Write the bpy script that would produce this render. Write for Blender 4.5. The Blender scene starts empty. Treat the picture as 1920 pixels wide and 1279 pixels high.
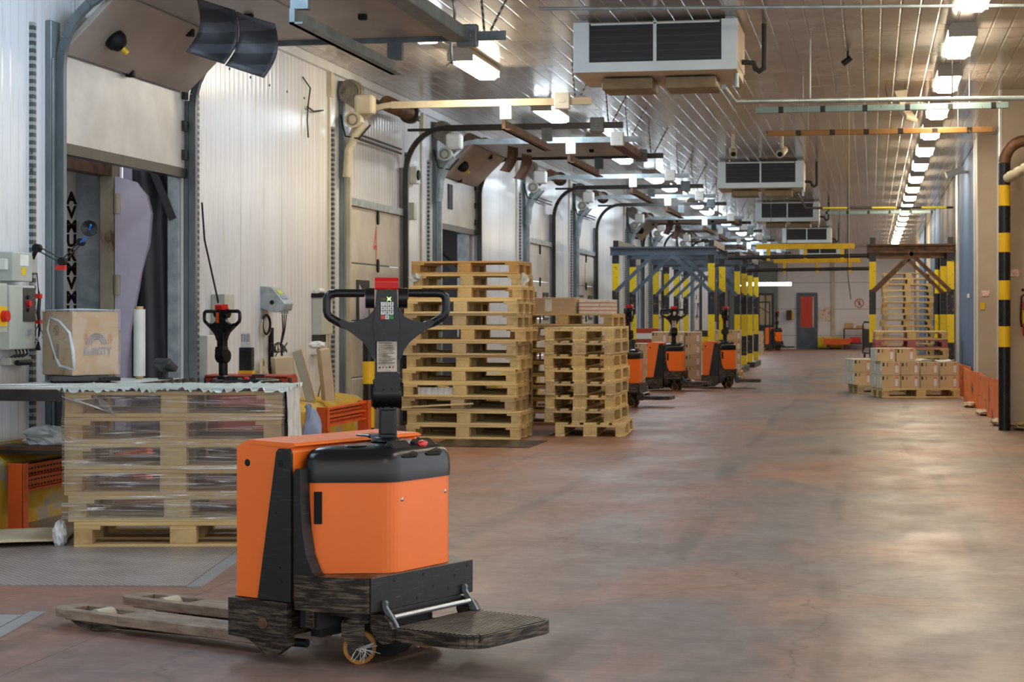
import bpy, math, random
from mathutils import Vector, Matrix, Euler
R = math.radians
rnd = random.Random(7)
SC = bpy.context.scene
COL = SC.collection
F, CAMH = 3500.0, 1.29
PSI = math.atan(675/3500.0)
CP, SP = math.cos(PSI), math.sin(PSI)

def floor_at(u, v, h=0.0):
    """world point at height h seen at photo position (u, v)"""
    z = (CAMH-h)*F/(v-590.0); x = (u-960.0)/F*z
    return (CP*x-SP*z, SP*x+CP*z, h)
def wall_at(u, v, X=-5.4):
    k = CP*(u-960.0)/F-SP; z = X/k; x = (u-960.0)/F*z
    return (X, SP*x+CP*z, CAMH-(v-590.0)/F*z)
def cross_at(u, v, Y):
    z = Y/(SP*(u-960.0)/F+CP); x = (u-960.0)/F*z
    return (CP*x-SP*z, Y, CAMH-(v-590.0)/F*z)

ORD = ['', 'first', 'second', 'third', 'fourth', 'fifth', 'sixth', 'seventh', 'eighth', 'ninth', 'tenth', 'eleventh',
       'twelfth', 'thirteenth', 'fourteenth', 'fifteenth', 'sixteenth', 'seventeenth', 'eighteenth', 'nineteenth',
       'twentieth', 'twenty-first', 'twenty-second', 'twenty-third', 'twenty-fourth']

# ------------------------------------------------------------------ mesh building
class MB:
    def __init__(s):
        s.v = []; s.f = []; s.m = []; s.s = []
    def add(s, vs, fs, mi=0, smooth=False, M=None):
        o = len(s.v)
        for p in vs:
            p = Vector(p)
            if M is not None: p = M @ p
            s.v.append(tuple(p))
        for f in fs:
            s.f.append(tuple(o+i for i in f)); s.m.append(mi); s.s.append(smooth)
        return s
    def box(s, c, d, mi=0, M=None, rot=None):
        x, y, z = d[0]/2, d[1]/2, d[2]/2
        vs = [(-x,-y,-z),(x,-y,-z),(x,y,-z),(-x,y,-z),(-x,-y,z),(x,-y,z),(x,y,z),(-x,y,z)]
        T = Matrix.Translation(c)
        if rot: T = T @ Euler([R(a) for a in rot]).to_matrix().to_4x4()
        if M is not None: T = M @ T
        return s.add(vs, [(0,3,2,1),(4,5,6,7),(0,1,5,4),(1,2,6,5),(2,3,7,6),(3,0,4,7)], mi, False, T)
    def bx(s, a, b, mi=0, M=None):
        return s.box([(a[i]+b[i])/2 for i in range(3)], [abs(b[i]-a[i]) for i in range(3)], mi, M)
    def bar(s, p, q, w, h, mi=0, up=(0,0,1)):
        p, q = Vector(p), Vector(q); d = q-p; L = d.length; d.normalize()
        u = Vector(up)
        if abs(d.dot(u)) > .98: u = Vector((1,0,0))
        x = d.cross(u).normalized(); z = x.cross(d)
        M = Matrix((x, d, z)).transposed().to_4x4(); M.translation = (p+q)/2
        return s.box((0,0,0), (w, L, h), mi, M)
    def ring(s, pts, n, frames, radii, mi, smooth, caps, closed=False):
        vs = []; fs = []
        for (p, x, z), r in zip(frames, radii):
            for k in range(n):
                a = 2*math.pi*k/n
                vs.append(p+x*(math.cos(a)*r)+z*(math.sin(a)*r))
        m = len(frames)
        for i in range(m if closed else m-1):
            j = (i+1) % m
            for k in range(n):
                l = (k+1) % n
                fs.append((i*n+k, i*n+l, j*n+l, j*n+k))
        s.add(vs, fs, mi, smooth)
        if caps and not closed:
            s.add(vs[:n], [tuple(range(n))[::-1]], mi); s.add(vs[-n:], [tuple(range(n))], mi)
        return s
    def tube(s, pts, r, n=8, mi=0, caps=True, closed=False):
        P = [Vector(p) for p in pts]; m = len(P)
        rr = r if isinstance(r, (list, tuple)) else [r]*m
        fr = []; x = None
        for i in range(m):
            if closed: d = P[(i+1) % m]-P[i-1]
            else: d = P[min(i+1, m-1)]-P[max(i-1, 0)]
            d.normalize()
            if x is None:
                a = Vector((0,0,1)) if abs(d.z) < .9 else Vector((1,0,0))
                x = d.cross(a).normalized()
            else:
                x = (x-d*x.dot(d)).normalized()
            fr.append((P[i], x, x.cross(d)))
        return s.ring(P, n, fr, rr, mi, True, caps, closed)
    def cyl(s, p, q, r, r2=None, n=16, mi=0, caps=True):
        return s.tube([p, q], [r, r if r2 is None else r2], n, mi, caps)
    def lathe(s, prof, n=20, mi=0, M=None, smooth=True):
        vs = []; fs = []; m = len(prof)
        for r, z in prof:
            for k in range(n):
                a = 2*math.pi*k/n; vs.append((r*math.cos(a), r*math.sin(a), z))
        for i in range(m-1):
            for k in range(n):
                l = (k+1) % n
                fs.append((i*n+k, i*n+l, (i+1)*n+l, (i+1)*n+k))
        return s.add(vs, fs, mi, smooth, M)
    def prism(s, poly, a, b, mi=0, M=None, smooth=False):
        """polygon in local XY pushed from z=a to z=b"""
        n = len(poly)
        vs = [(x, y, a) for x, y in poly]+[(x, y, b) for x, y in poly]
        s.add(vs, [(i, (i+1) % n, n+(i+1) % n, n+i) for i in range(n)], mi, smooth, M)
        s.add(vs[:n], [tuple(range(n))[::-1]], mi, False, M); s.add(vs[n:], [tuple(range(n))], mi, False, M)
        return s
    def loft(s, rings, mi=0, smooth=True, caps=True, M=None):
        n = len(rings[0]); vs = [p for r in rings for p in r]; fs = []
        for i in range(len(rings)-1):
            for k in range(n):
                l = (k+1) % n
                fs.append((i*n+k, i*n+l, (i+1)*n+l, (i+1)*n+k))
        s.add(vs, fs, mi, smooth, M)
        if caps:
            s.add(rings[0], [tuple(range(n))[::-1]], mi, False, M); s.add(rings[-1], [tuple(range(n))], mi, False, M)
        return s
    def grid(s, fn, nu, nv, mi=0, smooth=True):
        vs = [fn(i/nu, j/nv) for j in range(nv+1) for i in range(nu+1)]
        fs = [(j*(nu+1)+i, j*(nu+1)+i+1, (j+1)*(nu+1)+i+1, (j+1)*(nu+1)+i) for j in range(nv) for i in range(nu)]
        return s.add(vs, fs, mi, smooth)
    def text(s, txt, size, M, mi=0, depth=.0006, align='CENTER', bold=0.0):
        cu = bpy.data.curves.new('lettering', 'FONT'); cu.body = txt; cu.size = size; cu.align_x = align; cu.align_y = 'CENTER'
        cu.extrude = depth; cu.offset = bold; cu.resolution_u = 2
        o = bpy.data.objects.new('lettering', cu); COL.objects.link(o)
        dg = bpy.context.evaluated_depsgraph_get(); me = bpy.data.meshes.new_from_object(o.evaluated_get(dg))
        s.add([v.co.copy() for v in me.vertices], [tuple(p.vertices) for p in me.polygons], mi, False, M)
        bpy.data.objects.remove(o); bpy.data.curves.remove(cu); bpy.data.meshes.remove(me)
        return s
    def build(s, name, mats, parent=None, bevel=0, seg=2, loc=None, rot=None, recalc=False, solid=0):
        me = bpy.data.meshes.new(name); me.from_pydata(s.v, [], s.f)
        if not isinstance(mats, (list, tuple)): mats = [mats]
        for m in mats: me.materials.append(m)
        me.polygons.foreach_set('material_index', s.m); me.polygons.foreach_set('use_smooth', s.s)
        me.validate(); me.update()
        o = bpy.data.objects.new(name, me); COL.objects.link(o)
        if parent: o.parent = parent
        if loc: o.location = loc
        if rot: o.rotation_euler = rot
        if solid:
            b = o.modifiers.new('solid', 'SOLIDIFY'); b.thickness = solid; b.offset = 0
        if bevel:
            b = o.modifiers.new('bevel', 'BEVEL'); b.width = bevel; b.segments = seg; b.limit_method = 'ANGLE'; b.angle_limit = R(35)
            b.harden_normals = False
        return o

def frame(origin, xdir, zdir=(0,0,1)):
    """matrix whose local X is xdir, local Z is zdir"""
    x = Vector(xdir).normalized(); z = Vector(zdir); z = (z-x*z.dot(x)).normalized(); y = z.cross(x)
    M = Matrix((x, y, z)).transposed().to_4x4(); M.translation = Vector(origin)
    return M
def tag(o, label, cat, group=None, kind=None):
    o['label'] = label; o['category'] = cat
    if group: o['group'] = group
    if kind: o['kind'] = kind
    return o
def thing(name, label, cat, loc=(0,0,0), rotz=0, group=None):
    o = bpy.data.objects.new(name, None); COL.objects.link(o); o.empty_display_size = .1
    o.location = loc; o.rotation_euler = (0, 0, rotz)
    return tag(o, label, cat, group)
def struct(o):
    o['kind'] = 'structure'; return o
KIDS = {}
def kids(o):
    return list(o.children)
def dup(root, loc, rotz=None, label=None, group=None, col=None):
    r = root.copy(); COL.objects.link(r); r.location = loc
    if rotz is not None: r.rotation_euler = (0, 0, rotz)
    if label: r['label'] = label
    if group: r['group'] = group
    if col: r.color = col
    for ch in kids(root):
        c = ch.copy(); COL.objects.link(c); c.parent = r
        if col: c.color = col
        for g in kids(ch):
            d = g.copy(); COL.objects.link(d); d.parent = c
            if col: d.color = col
    return r
def paint(root, col):
    root.color = col
    for c in kids(root):
        c.color = col
        for g in kids(c): g.color = col

# ------------------------------------------------------------------ materials
def nodes(name):
    m = bpy.data.materials.new(name); m.use_nodes = True
    nt = m.node_tree; nt.nodes.clear()
    out = nt.nodes.new('ShaderNodeOutputMaterial')
    return m, nt, out
def N(nt, t, **kw):
    n = nt.nodes.new('ShaderNode'+t)
    for k, v in kw.items():
        if k in n.inputs: n.inputs[k].default_value = v
        else: setattr(n, k, v)
    return n
def lk(nt, a, b): nt.links.new(a, b)
def rgba(c): return (c[0], c[1], c[2], 1)
def srgb(r, g, b):
    f = lambda x: x/12.92 if x <= .04045 else ((x+.055)/1.055)**2.4
    return (f(r/255), f(g/255), f(b/255))
def ramp(nt, fac, stops):
    n = N(nt, 'ValToRGB'); e = n.color_ramp.elements
    while len(e) < len(stops): e.new(.5)
    for el, (p, c) in zip(e, stops):
        el.position = p; el.color = rgba(c) if not isinstance(c, (int, float)) else (c, c, c, 1)
    lk(nt, fac, n.inputs['Fac']); return n.outputs['Color']
def mixc(nt, fac, a, b, mode='MIX'):
    n = N(nt, 'Mix', data_type='RGBA', blend_type=mode)
    for sock, val in ((n.inputs['Factor'], fac), (n.inputs[6], a), (n.inputs[7], b)):
        if isinstance(val, (int, float)): sock.default_value = val
        elif isinstance(val, tuple): sock.default_value = rgba(val)
        else: lk(nt, val, sock)
    return n.outputs[2]
def math2(nt, op, a, b=None):
    n = N(nt, 'Math', operation=op)
    for i, val in enumerate((a, b)):
        if val is None: continue
        if isinstance(val, (int, float)): n.inputs[i].default_value = val
        else: lk(nt, val, n.inputs[i])
    return n.outputs[0]
def coords(nt, scale=(1,1,1), kind='Object'):
    tc = N(nt, 'TexCoord'); mp = N(nt, 'Mapping'); mp.inputs['Scale'].default_value = scale
    lk(nt, tc.outputs[kind], mp.inputs['Vector']); return mp.outputs['Vector']
def noise(nt, vec, scale=5, detail=4, rough=.55, dist=0):
    n = N(nt, 'TexNoise'); n.inputs['Scale'].default_value = scale; n.inputs['Detail'].default_value = detail
    n.inputs['Roughness'].default_value = rough; n.inputs['Distortion'].default_value = dist
    lk(nt, vec, n.inputs['Vector']); return n.outputs['Fac']
def mat(name, col, rough=.5, metal=0, col2=None, scale=6, stretch=(1,1,1), lo=.35, hi=.7, bump=0, bscale=40, coat=0,
        island=0, tint=False, worn=None, worn_at=(.6,.68), wscale=9, wstretch=(1,1,1), rvar=0, spec=.5):
    m, nt, out = nodes(name)
    b = N(nt, 'BsdfPrincipled'); lk(nt, b.outputs[0], out.inputs[0])
    b.inputs['Roughness'].default_value = rough; b.inputs['Metallic'].default_value = metal; b.inputs['Coat Weight'].default_value = coat
    b.inputs['Specular IOR Level'].default_value = spec
    vec = coords(nt, stretch)
    if col2 is None: col2 = tuple(c*.82 for c in col)
    c = ramp(nt, noise(nt, vec, scale), [(lo, col2), (hi, col)])
    if worn:
        w = ramp(nt, noise(nt, coords(nt, wstretch), wscale, 6, .65), [(worn_at[0], 0.0), (worn_at[1], 1.0)])
        c = mixc(nt, w, c, worn)
    if island:
        g = N(nt, 'NewGeometry'); mr = N(nt, 'MapRange'); lk(nt, g.outputs['Random Per Island'], mr.inputs[0])
        mr.inputs[3].default_value = 1-island; mr.inputs[4].default_value = 1+island*.4
        c = mixc(nt, 1.0, c, mr.outputs[0], 'MULTIPLY')
    if tint:
        oi = N(nt, 'ObjectInfo'); c = mixc(nt, 1.0, c, oi.outputs['Color'], 'MULTIPLY')
    lk(nt, c, b.inputs['Base Color'])
    if rvar:
        rr = ramp(nt, noise(nt, vec, scale*1.7), [(.3, max(rough-rvar, .05)), (.7, min(rough+rvar, 1))]); lk(nt, rr, b.inputs['Roughness'])
    if bump:
        bp = N(nt, 'Bump'); bp.inputs['Strength'].default_value = bump; bp.inputs['Distance'].default_value = .004
        lk(nt, noise(nt, vec, bscale, 5), bp.inputs['Height']); lk(nt, bp.outputs[0], b.inputs['Normal'])
    return m
def emit(name, col, strength):
    m, nt, out = nodes(name); e = N(nt, 'Emission'); e.inputs[0].default_value = rgba(col); e.inputs[1].default_value = strength
    lk(nt, e.outputs[0], out.inputs[0]); return m
def ribbed(name, col, col2, period, axis, rough=.3, metal=0, depth=.006, dirt=None, seam=0, seamaxis=None, seamper=1.1, groove=False):
    """profiled sheet: fine ribs across the given axis"""
    m, nt, out = nodes(name)
    b = N(nt, 'BsdfPrincipled'); lk(nt, b.outputs[0], out.inputs[0])
    b.inputs['Roughness'].default_value = rough; b.inputs['Metallic'].default_value = metal
    v = coords(nt); sx = N(nt, 'SeparateXYZ'); lk(nt, v, sx.inputs[0])
    t = math2(nt, 'MULTIPLY', sx.outputs[axis], 2*math.pi/period)
    wv = math2(nt, 'SINE', t)
    if groove:
        fr = math2(nt, 'ABSOLUTE', math2(nt, 'SUBTRACT', math2(nt, 'FRACT', math2(nt, 'DIVIDE', sx.outputs[axis], period)), .5))
        hgt = ramp(nt, fr, [(.02, 0.0), (.07, 1.0)])
    else:
        hgt = ramp(nt, math2(nt, 'ADD', math2(nt, 'MULTIPLY', wv, .5), .5), [(.35, 0.0), (.8, 1.0)])
    c = ramp(nt, noise(nt, coords(nt, (1.2, 1.2, .35)), 1.6, 5), [(.3, col2), (.7, col)])
    if dirt:
        d = ramp(nt, noise(nt, coords(nt, (3, 3, .5)), 3, 6, .7), [(.56, 0.0), (.78, .7)])
        c = mixc(nt, d, c, dirt)
    if seam:
        q = math2(nt, 'FRACT', math2(nt, 'DIVIDE', sx.outputs[seamaxis], seamper))
        ln = math2(nt, 'LESS_THAN', math2(nt, 'ABSOLUTE', math2(nt, 'SUBTRACT', q, .5)), seam/seamper)
        c = mixc(nt, math2(nt, 'MULTIPLY', ln, .55), c, (.05, .05, .05))
    lk(nt, c, b.inputs['Base Color'])
    bp = N(nt, 'Bump'); bp.inputs['Strength'].default_value = 1.0; bp.inputs['Distance'].default_value = depth
    lk(nt, hgt, bp.inputs['Height']); lk(nt, bp.outputs[0], b.inputs['Normal'])
    return m
def stripes(name, ca, cb, period, offset=0, axis='Z', rough=.45, duty=.5, worn=None):
    m, nt, out = nodes(name)
    b = N(nt, 'BsdfPrincipled'); lk(nt, b.outputs[0], out.inputs[0]); b.inputs['Roughness'].default_value = rough
    sx = N(nt, 'SeparateXYZ'); lk(nt, coords(nt), sx.inputs[0])
    q = math2(nt, 'FRACT', math2(nt, 'DIVIDE', math2(nt, 'ADD', sx.outputs[axis], offset), period))
    c = mixc(nt, math2(nt, 'LESS_THAN', q, duty), cb, ca)
    w = ramp(nt, noise(nt, coords(nt), 14, 6, .7), [(.6, 0.0), (.66, 1.0)])
    c = mixc(nt, w, c, worn or tuple(x*.5 for x in ca))
    lk(nt, c, b.inputs['Base Color'])
    return m
def film(name, amount, col=(.9,.92,.95), stretch=(6,6,30), rough=.12, haze=0):
    """stretch film: mostly clear, with bumpy wrinkles; haze also paints in pale glints"""
    m, nt, out = nodes(name)
    t = N(nt, 'BsdfTransparent'); g = N(nt, 'BsdfPrincipled'); g.inputs['Base Color'].default_value = rgba(col); g.inputs['Roughness'].default_value = rough
    mx = N(nt, 'MixShader'); v = coords(nt, stretch)
    n = noise(nt, v, 1.2, 5, .6, 1.5)
    if haze:
        lk(nt, ramp(nt, n, [(.3, haze*.75), (.5, haze*1.05), (.60, .42), (.68, .85)]), mx.inputs[0])
        lk(nt, ramp(nt, n, [(.5, (.34, .28, .27)), (.66, (.9, .88, .87))]), g.inputs['Base Color'])  # haze and white wrinkle glints painted into colour and opacity
    else:
        lk(nt, ramp(nt, n, [(.35, amount*.35), (.72, min(1, amount*1.9))]), mx.inputs[0])
    lk(nt, t.outputs[0], mx.inputs[1]); lk(nt, g.outputs[0], mx.inputs[2]); lk(nt, mx.outputs[0], out.inputs[0])
    bp = N(nt, 'Bump'); bp.inputs['Strength'].default_value = .9; bp.inputs['Distance'].default_value = .012
    lk(nt, n, bp.inputs['Height']); lk(nt, bp.outputs[0], g.inputs['Normal'])
    return m

M = {}
ORANGE = srgb(250, 118, 32)
M['orange'] = mat('orange paint', ORANGE, .38, col2=tuple(c*.93 for c in ORANGE), scale=3, bump=.06, bscale=260, rvar=.06)
M['orange_worn'] = mat('worn orange paint', srgb(222, 92, 30), .45, scale=4, worn=srgb(60, 45, 38), worn_at=(.64, .67), wscale=7)
M['red_truck'] = mat('dull red paint', srgb(176, 62, 42), .45, scale=4)
M['black_plastic'] = mat('black plastic', (.007, .007, .008), .27, spec=.38, scale=8, worn=(.035, .026, .018), worn_at=(.62, .8), wscale=6, bump=.10, bscale=500, rvar=.08)
M['dusty_black'] = mat('dusty black plastic', (.007, .008, .010), .25, spec=.42, col2=(.005, .005, .006), scale=7, worn=(.06, .05, .036), worn_at=(.58, .85), wscale=5, bump=.10, bscale=420)
M['black_steel'] = mat('scratched black steel', (.012, .0115, .011), .38, spec=.4, col2=(.007, .0065, .006), scale=8, worn=(.12, .088, .06), worn_at=(.58, .85), wscale=9, wstretch=(1, 1, 12), bump=.1, bscale=60)
M['scuffed_steel'] = mat('scuffed brown steel', (.034, .025, .018), .38, spec=.4, col2=(.012, .0095, .0075), scale=6, stretch=(2, 2, 10), worn=(.26, .20, .14), worn_at=(.46, .82), wscale=11, wstretch=(1, 1, 9), bump=.15, bscale=50, metal=.35)
M['fork_steel'] = mat('worn fork steel', srgb(176, 156, 136), .42, metal=.35, col2=srgb(134, 114, 96), scale=5, stretch=(2, 9, 9), worn=srgb(92, 70, 52), worn_at=(.58, .75), wscale=5, bump=.1, bscale=50)
M['bright_steel'] = mat('bright steel', (.5, .5, .5), .28, metal=.9, scale=10)
M['dark_steel'] = mat('dark steel', (.05, .047, .045), .4, metal=.5, scale=8)
M['galv'] = mat('galvanised steel', srgb(176, 186, 190), .4, metal=.25, col2=srgb(138, 150, 156), scale=9, rvar=.1)
M['galv_dark'] = mat('dark galvanised steel', srgb(124, 134, 138), .42, metal=.25, col2=srgb(92, 102, 106), scale=5, stretch=(1, 1, .4))
M['rust'] = mat('rusty steel', srgb(120, 84, 58), .6, metal=.2, col2=srgb(74, 52, 40), scale=8)
M['yellow'] = mat('yellow paint', srgb(236, 190, 20), .45, scale=5)
M['yellow_curb'] = mat('chipped yellow concrete', srgb(214, 178, 40), .75, col2=srgb(190, 150, 40), scale=5, worn=srgb(168, 160, 148), worn_at=(.52, .62), wscale=5, bump=.3, bscale=30)
M['red'] = mat('red plastic', srgb(214, 30, 22), .3, scale=4, col2=srgb(196, 24, 18))
M['white_plastic'] = mat('white plastic', srgb(226, 226, 220), .4, scale=4)
M['grey_plastic'] = mat('grey plastic', srgb(186, 190, 178), .45, scale=4, col2=srgb(170, 174, 164))
M['dark_grey'] = mat('dark grey plastic', srgb(52, 52, 54), .45, scale=4)
M['cream'] = mat('cream paint', srgb(204, 196, 172), .45, scale=5, col2=srgb(180, 170, 146))
M['paper'] = mat('paper', srgb(232, 232, 228), .7, scale=5)
M['ink'] = mat('black ink', (.006, .006, .006), .6, spec=.3)
M['green_lcd'] = mat('green display', srgb(190, 210, 40), .3)
M['rubber'] = mat('black rubber', (.02, .019, .019), .6, scale=5, col2=(.03, .028, .027), bump=.2)
M['brown_rubber'] = mat('brown rubber', srgb(92, 62, 44), .6, scale=5)
M['tyre_yellow'] = mat('yellow polyurethane', srgb(200, 140, 30), .45, scale=9, col2=srgb(150, 96, 26))
M['cardboard'] = mat('cardboard', srgb(196, 162, 118), .75, col2=srgb(182, 148, 106), scale=4)
M['pale_card'] = mat('pale cardboard', srgb(206, 190, 160), .75, col2=srgb(190, 172, 142), scale=4)
M['grey_card'] = mat('grey cardboard', srgb(170, 172, 158), .75, scale=4, col2=srgb(160, 160, 146))
M['cable'] = mat('black cable', (.015, .015, .015), .5)
M['cloth'] = mat('blue grey cloth', srgb(150, 162, 190), .85, scale=8, bump=.3, bscale=30)
M['wood'] = mat('pallet wood', srgb(230, 212, 168), .62, col2=srgb(190, 164, 116), scale=3.2, stretch=(.6, 14, 14), lo=.3, hi=.7, island=.22, tint=True, bump=.12, bscale=14)
M['block'] = mat('pallet block', srgb(222, 202, 158), .68, col2=srgb(176, 150, 106), scale=9, lo=.3, hi=.75, tint=True, bump=.2, bscale=30)
M['film'] = film('stretch film', .16, stretch=(1.6, 1.6, 40), rough=.2, haze=.27)
M['film_thin'] = film('thin stretch film', .15, stretch=(7, 7, 7))
M['film_white'] = mat('milky film', srgb(226, 230, 232), .25, scale=12, bump=.8, bscale=8)
M['glass'] = film('clear film window', .3, stretch=(3, 12, .6), rough=.08)
M['stripe_pole'] = stripes('black and yellow bands', (.015, .015, .018), srgb(232, 186, 20), .50, .1, 'Z', duty=.42)
M['blue_grey'] = mat('blue grey paint', srgb(92, 106, 122), .42, scale=4, col2=srgb(74, 86, 100))
# ------------------------------------------------------------------ the setting
H = 3.83; WX = -5.4
def floor_material():
    m, nt, out = nodes('stained concrete floor')
    b = N(nt, 'BsdfPrincipled'); lk(nt, b.outputs[0], out.inputs[0])
    v = coords(nt)
    big = noise(nt, coords(nt, (.55, .16, 1)), 1.0, 5, .6, .6)
    c = ramp(nt, big, [(.36, srgb(153, 114, 94)), (.52, srgb(133, 113, 104)), (.66, srgb(124, 115, 115))])
    sx = N(nt, 'SeparateXYZ'); lk(nt, v, sx.inputs[0])
    # worn traffic lane: greyer concrete where the trucks run
    ln = N(nt, 'MapRange'); lk(nt, math2(nt, 'ABSOLUTE', math2(nt, 'ADD', sx.outputs['X'], .7)), ln.inputs[0])
    ln.inputs[1].default_value = 2.4; ln.inputs[2].default_value = .2
    lane = math2(nt, 'MULTIPLY', ln.outputs[0], ramp(nt, noise(nt, coords(nt, (.7, .25, 1)), 1.4, 4), [(.3, .25), (.65, .95)]))
    c = mixc(nt, lane, c, srgb(126, 123, 126))
    # reddish paint left near the dock side and on the near slab
    rd = ramp(nt, noise(nt, coords(nt, (.8, .5, 1)), .9, 4, .55, .4), [(.48, 0.0), (.72, .6)])
    # the dock-side slab keeps more of its old red coat
    dk = N(nt, 'MapRange'); lk(nt, sx.outputs['X'], dk.inputs[0]); dk.inputs[1].default_value = -.8; dk.inputs[2].default_value = -3.6
    dk.inputs[3].default_value = 0; dk.inputs[4].default_value = .6
    rd = math2(nt, 'MAXIMUM', rd, math2(nt, 'MULTIPLY', dk.outputs[0], ramp(nt, noise(nt, coords(nt, (1.2, .8, 1)), 1.6, 5), [(.3, .45), (.6, 1.0)])))
    c = mixc(nt, rd, c, srgb(188, 126, 92))
    fine = noise(nt, coords(nt, (2.2, 1.6, 1)), 4, 12, .75)
    c = mixc(nt, 1.0, c, ramp(nt, fine, [(.28, .62), (.62, 1.12)]), 'MULTIPLY')
    scr = noise(nt, coords(nt, (.8, 14, 1)), 3, 8, .7)
    c = mixc(nt, 1.0, c, ramp(nt, scr, [(.30, .64), (.55, .88)]), 'MULTIPLY')
    grime = ramp(nt, noise(nt, coords(nt, (2.4, .9, 1)), 1.5, 9, .72), [(.57, 0.0), (.72, .5)])
    c = mixc(nt, grime, c, srgb(84, 74, 70))
    # tyre marks: thin dark arcs
    tw = N(nt, 'TexWave', wave_type='BANDS', bands_direction='X'); tw.inputs['Scale'].default_value = .35; tw.inputs['Distortion'].default_value = 9
    tw.inputs['Detail'].default_value = 2; tw.inputs['Detail Scale'].default_value = .5
    lk(nt, coords(nt, (1, .22, 1)), tw.inputs['Vector'])
    t = ramp(nt, tw.outputs['Fac'], [(.93, 0.0), (.985, .42)])
    tm = ramp(nt, noise(nt, coords(nt, (.9, .4, 1)), 1.3, 3), [(.45, 0.0), (.6, 1.0)])
    c = mixc(nt, math2(nt, 'MULTIPLY', t, tm), c, (.035, .03, .03))
    # hairline cracks
    vo = N(nt, 'TexVoronoi', feature='DISTANCE_TO_EDGE'); vo.inputs['Scale'].default_value = .33
    nd = N(nt, 'TexNoise'); nd.inputs['Scale'].default_value = 2.2; nd.inputs['Detail'].default_value = 6; lk(nt, v, nd.inputs['Vector'])
    add = N(nt, 'VectorMath', operation='MULTIPLY_ADD'); lk(nt, nd.outputs['Color'], add.inputs[0]); add.inputs[1].default_value = (.5, .5, .5); lk(nt, v, add.inputs[2])
    lk(nt, add.outputs[0], vo.inputs['Vector'])
    cr = ramp(nt, vo.outputs['Distance'], [(.0005, .5), (.0016, 0.0)])
    c = mixc(nt, cr, c, (.05, .042, .036))
    # slab joints
    def joint(axis, per, off, w):
        q = math2(nt, 'FRACT', math2(nt, 'DIVIDE', math2(nt, 'ADD', sx.outputs[axis], off), per))
        return math2(nt, 'LESS_THAN', math2(nt, 'ABSOLUTE', math2(nt, 'SUBTRACT', q, .5)), w/per)
    j = math2(nt, 'MAXIMUM', joint('Y', 4.6, 1.05, .004), joint('X', 4.2, .95, .004))
    c = mixc(nt, math2(nt, 'MULTIPLY', j, .65), c, (.05, .04, .035))
    lk(nt, c, b.inputs['Base Color'])
    lk(nt, ramp(nt, noise(nt, coords(nt, (.8, .5, 1)), 2.2, 5), [(.3, .34), (.7, .58)]), b.inputs['Roughness'])
    bp = N(nt, 'Bump'); bp.inputs['Strength'].default_value = .25; bp.inputs['Distance'].default_value = .003
    lk(nt, fine, bp.inputs['Height']); lk(nt, bp.outputs[0], b.inputs['Normal'])
    return m
M['floor'] = floor_material()
M['wall'] = ribbed('white ribbed wall sheet', srgb(222, 224, 227), srgb(208, 210, 214), .115, 'Y', .24, .0, .0022, dirt=srgb(196, 188, 180), seam=.006, seamaxis='Y', seamper=1.15)
M['wall_end'] = ribbed('white end wall sheet', srgb(232, 230, 238), srgb(220, 218, 226), .9, 'Z', .35, 0, .003, seam=.012, seamaxis='Z', seamper=1.0)
M['ceiling'] = ribbed('glossy ceiling sheet', srgb(196, 188, 180), srgb(170, 162, 156), .16, 'X', .20, .35, .004, seam=.012, seamaxis='Y', seamper=3.1, groove=True)
M['tan_wall'] = mat('tan wall paint', srgb(186, 172, 152), .75, col2=srgb(172, 158, 140), scale=1.5, worn=srgb(128, 116, 112), worn_at=(.66, .7), wscale=2.2, wstretch=(1, 1, .7))
M['blue_door'] = mat('blue door paint', srgb(88, 118, 156), .7, col2=srgb(72, 100, 138), scale=1.2, stretch=(1, 1, .3))
M['dark_door'] = mat('dark grey door paint', srgb(78, 74, 76), .75, col2=srgb(74, 70, 72), scale=1.2, stretch=(1, 1, .3))
M['white_trim'] = mat('white trim', srgb(226, 228, 230), .3, scale=3)
M['door_sheet'] = mat('cream door section', srgb(216, 208, 196), .4, col2=srgb(192, 184, 172), scale=2.2, bump=.1, bscale=70)
M['door_metal'] = mat('stucco door section', srgb(206, 206, 204), .34, metal=.2, col2=srgb(184, 182, 178), scale=2.5, bump=.3, bscale=160)
M['door_under'] = mat('door underside', srgb(176, 168, 160), .42, col2=srgb(150, 142, 134), scale=1.6)
M['trailer'] = mat('trailer lining', srgb(150, 150, 152), .5, col2=srgb(120, 120, 122), scale=2, stretch=(1, 1, .5))
M['tarp'] = mat('black tarpaulin', (.018, .016, .022), .5, scale=3, stretch=(1, 1, .4), col2=(.03, .028, .036), bump=.5, bscale=6)
M['lilac'] = mat('white foam cushion', srgb(206, 200, 222), .6, scale=3)
M['rusty_cream'] = mat('rusty cream steel', srgb(168, 160, 138), .5, col2=srgb(150, 140, 120), scale=4, worn=srgb(96, 62, 40), worn_at=(.56, .66), wscale=5, wstretch=(1, 1, .5))

struct(MB().box((-1.9, 33, -.05), (9.6, 78, .1)).build('floor', M['floor']))
struct(MB().box((-1.575, 33, H+.05), (8.65, 78, .1)).build('ceiling', M['ceiling']))

# doors along the left wall: (near side, far side, raised, motor, rails colour)
DOORS = [(11.74, 14.14, 1), (18.80, 21.08, 0), (22.97, 25.25, 1), (29.10, 31.38, 0), (34.15, 36.43, 0), (41.80, 44.08, 1),
         (46.20, 48.48, 0), (52.6, 54.9, 0), (57.0, 59.3, 0), (63.6, 65.9, 0)]
OPEN_H = 2.5
w = MB(); y = -5.9
for a, b, o in DOORS:
    w.bx((WX-.12, y, 0), (WX, a, H)); w.bx((WX-.12, a, OPEN_H), (WX, b, H)); y = b
w.bx((WX-.12, y, 0), (WX, 71.4, H))
struct(w.build('wall_left', M['wall']))
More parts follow.
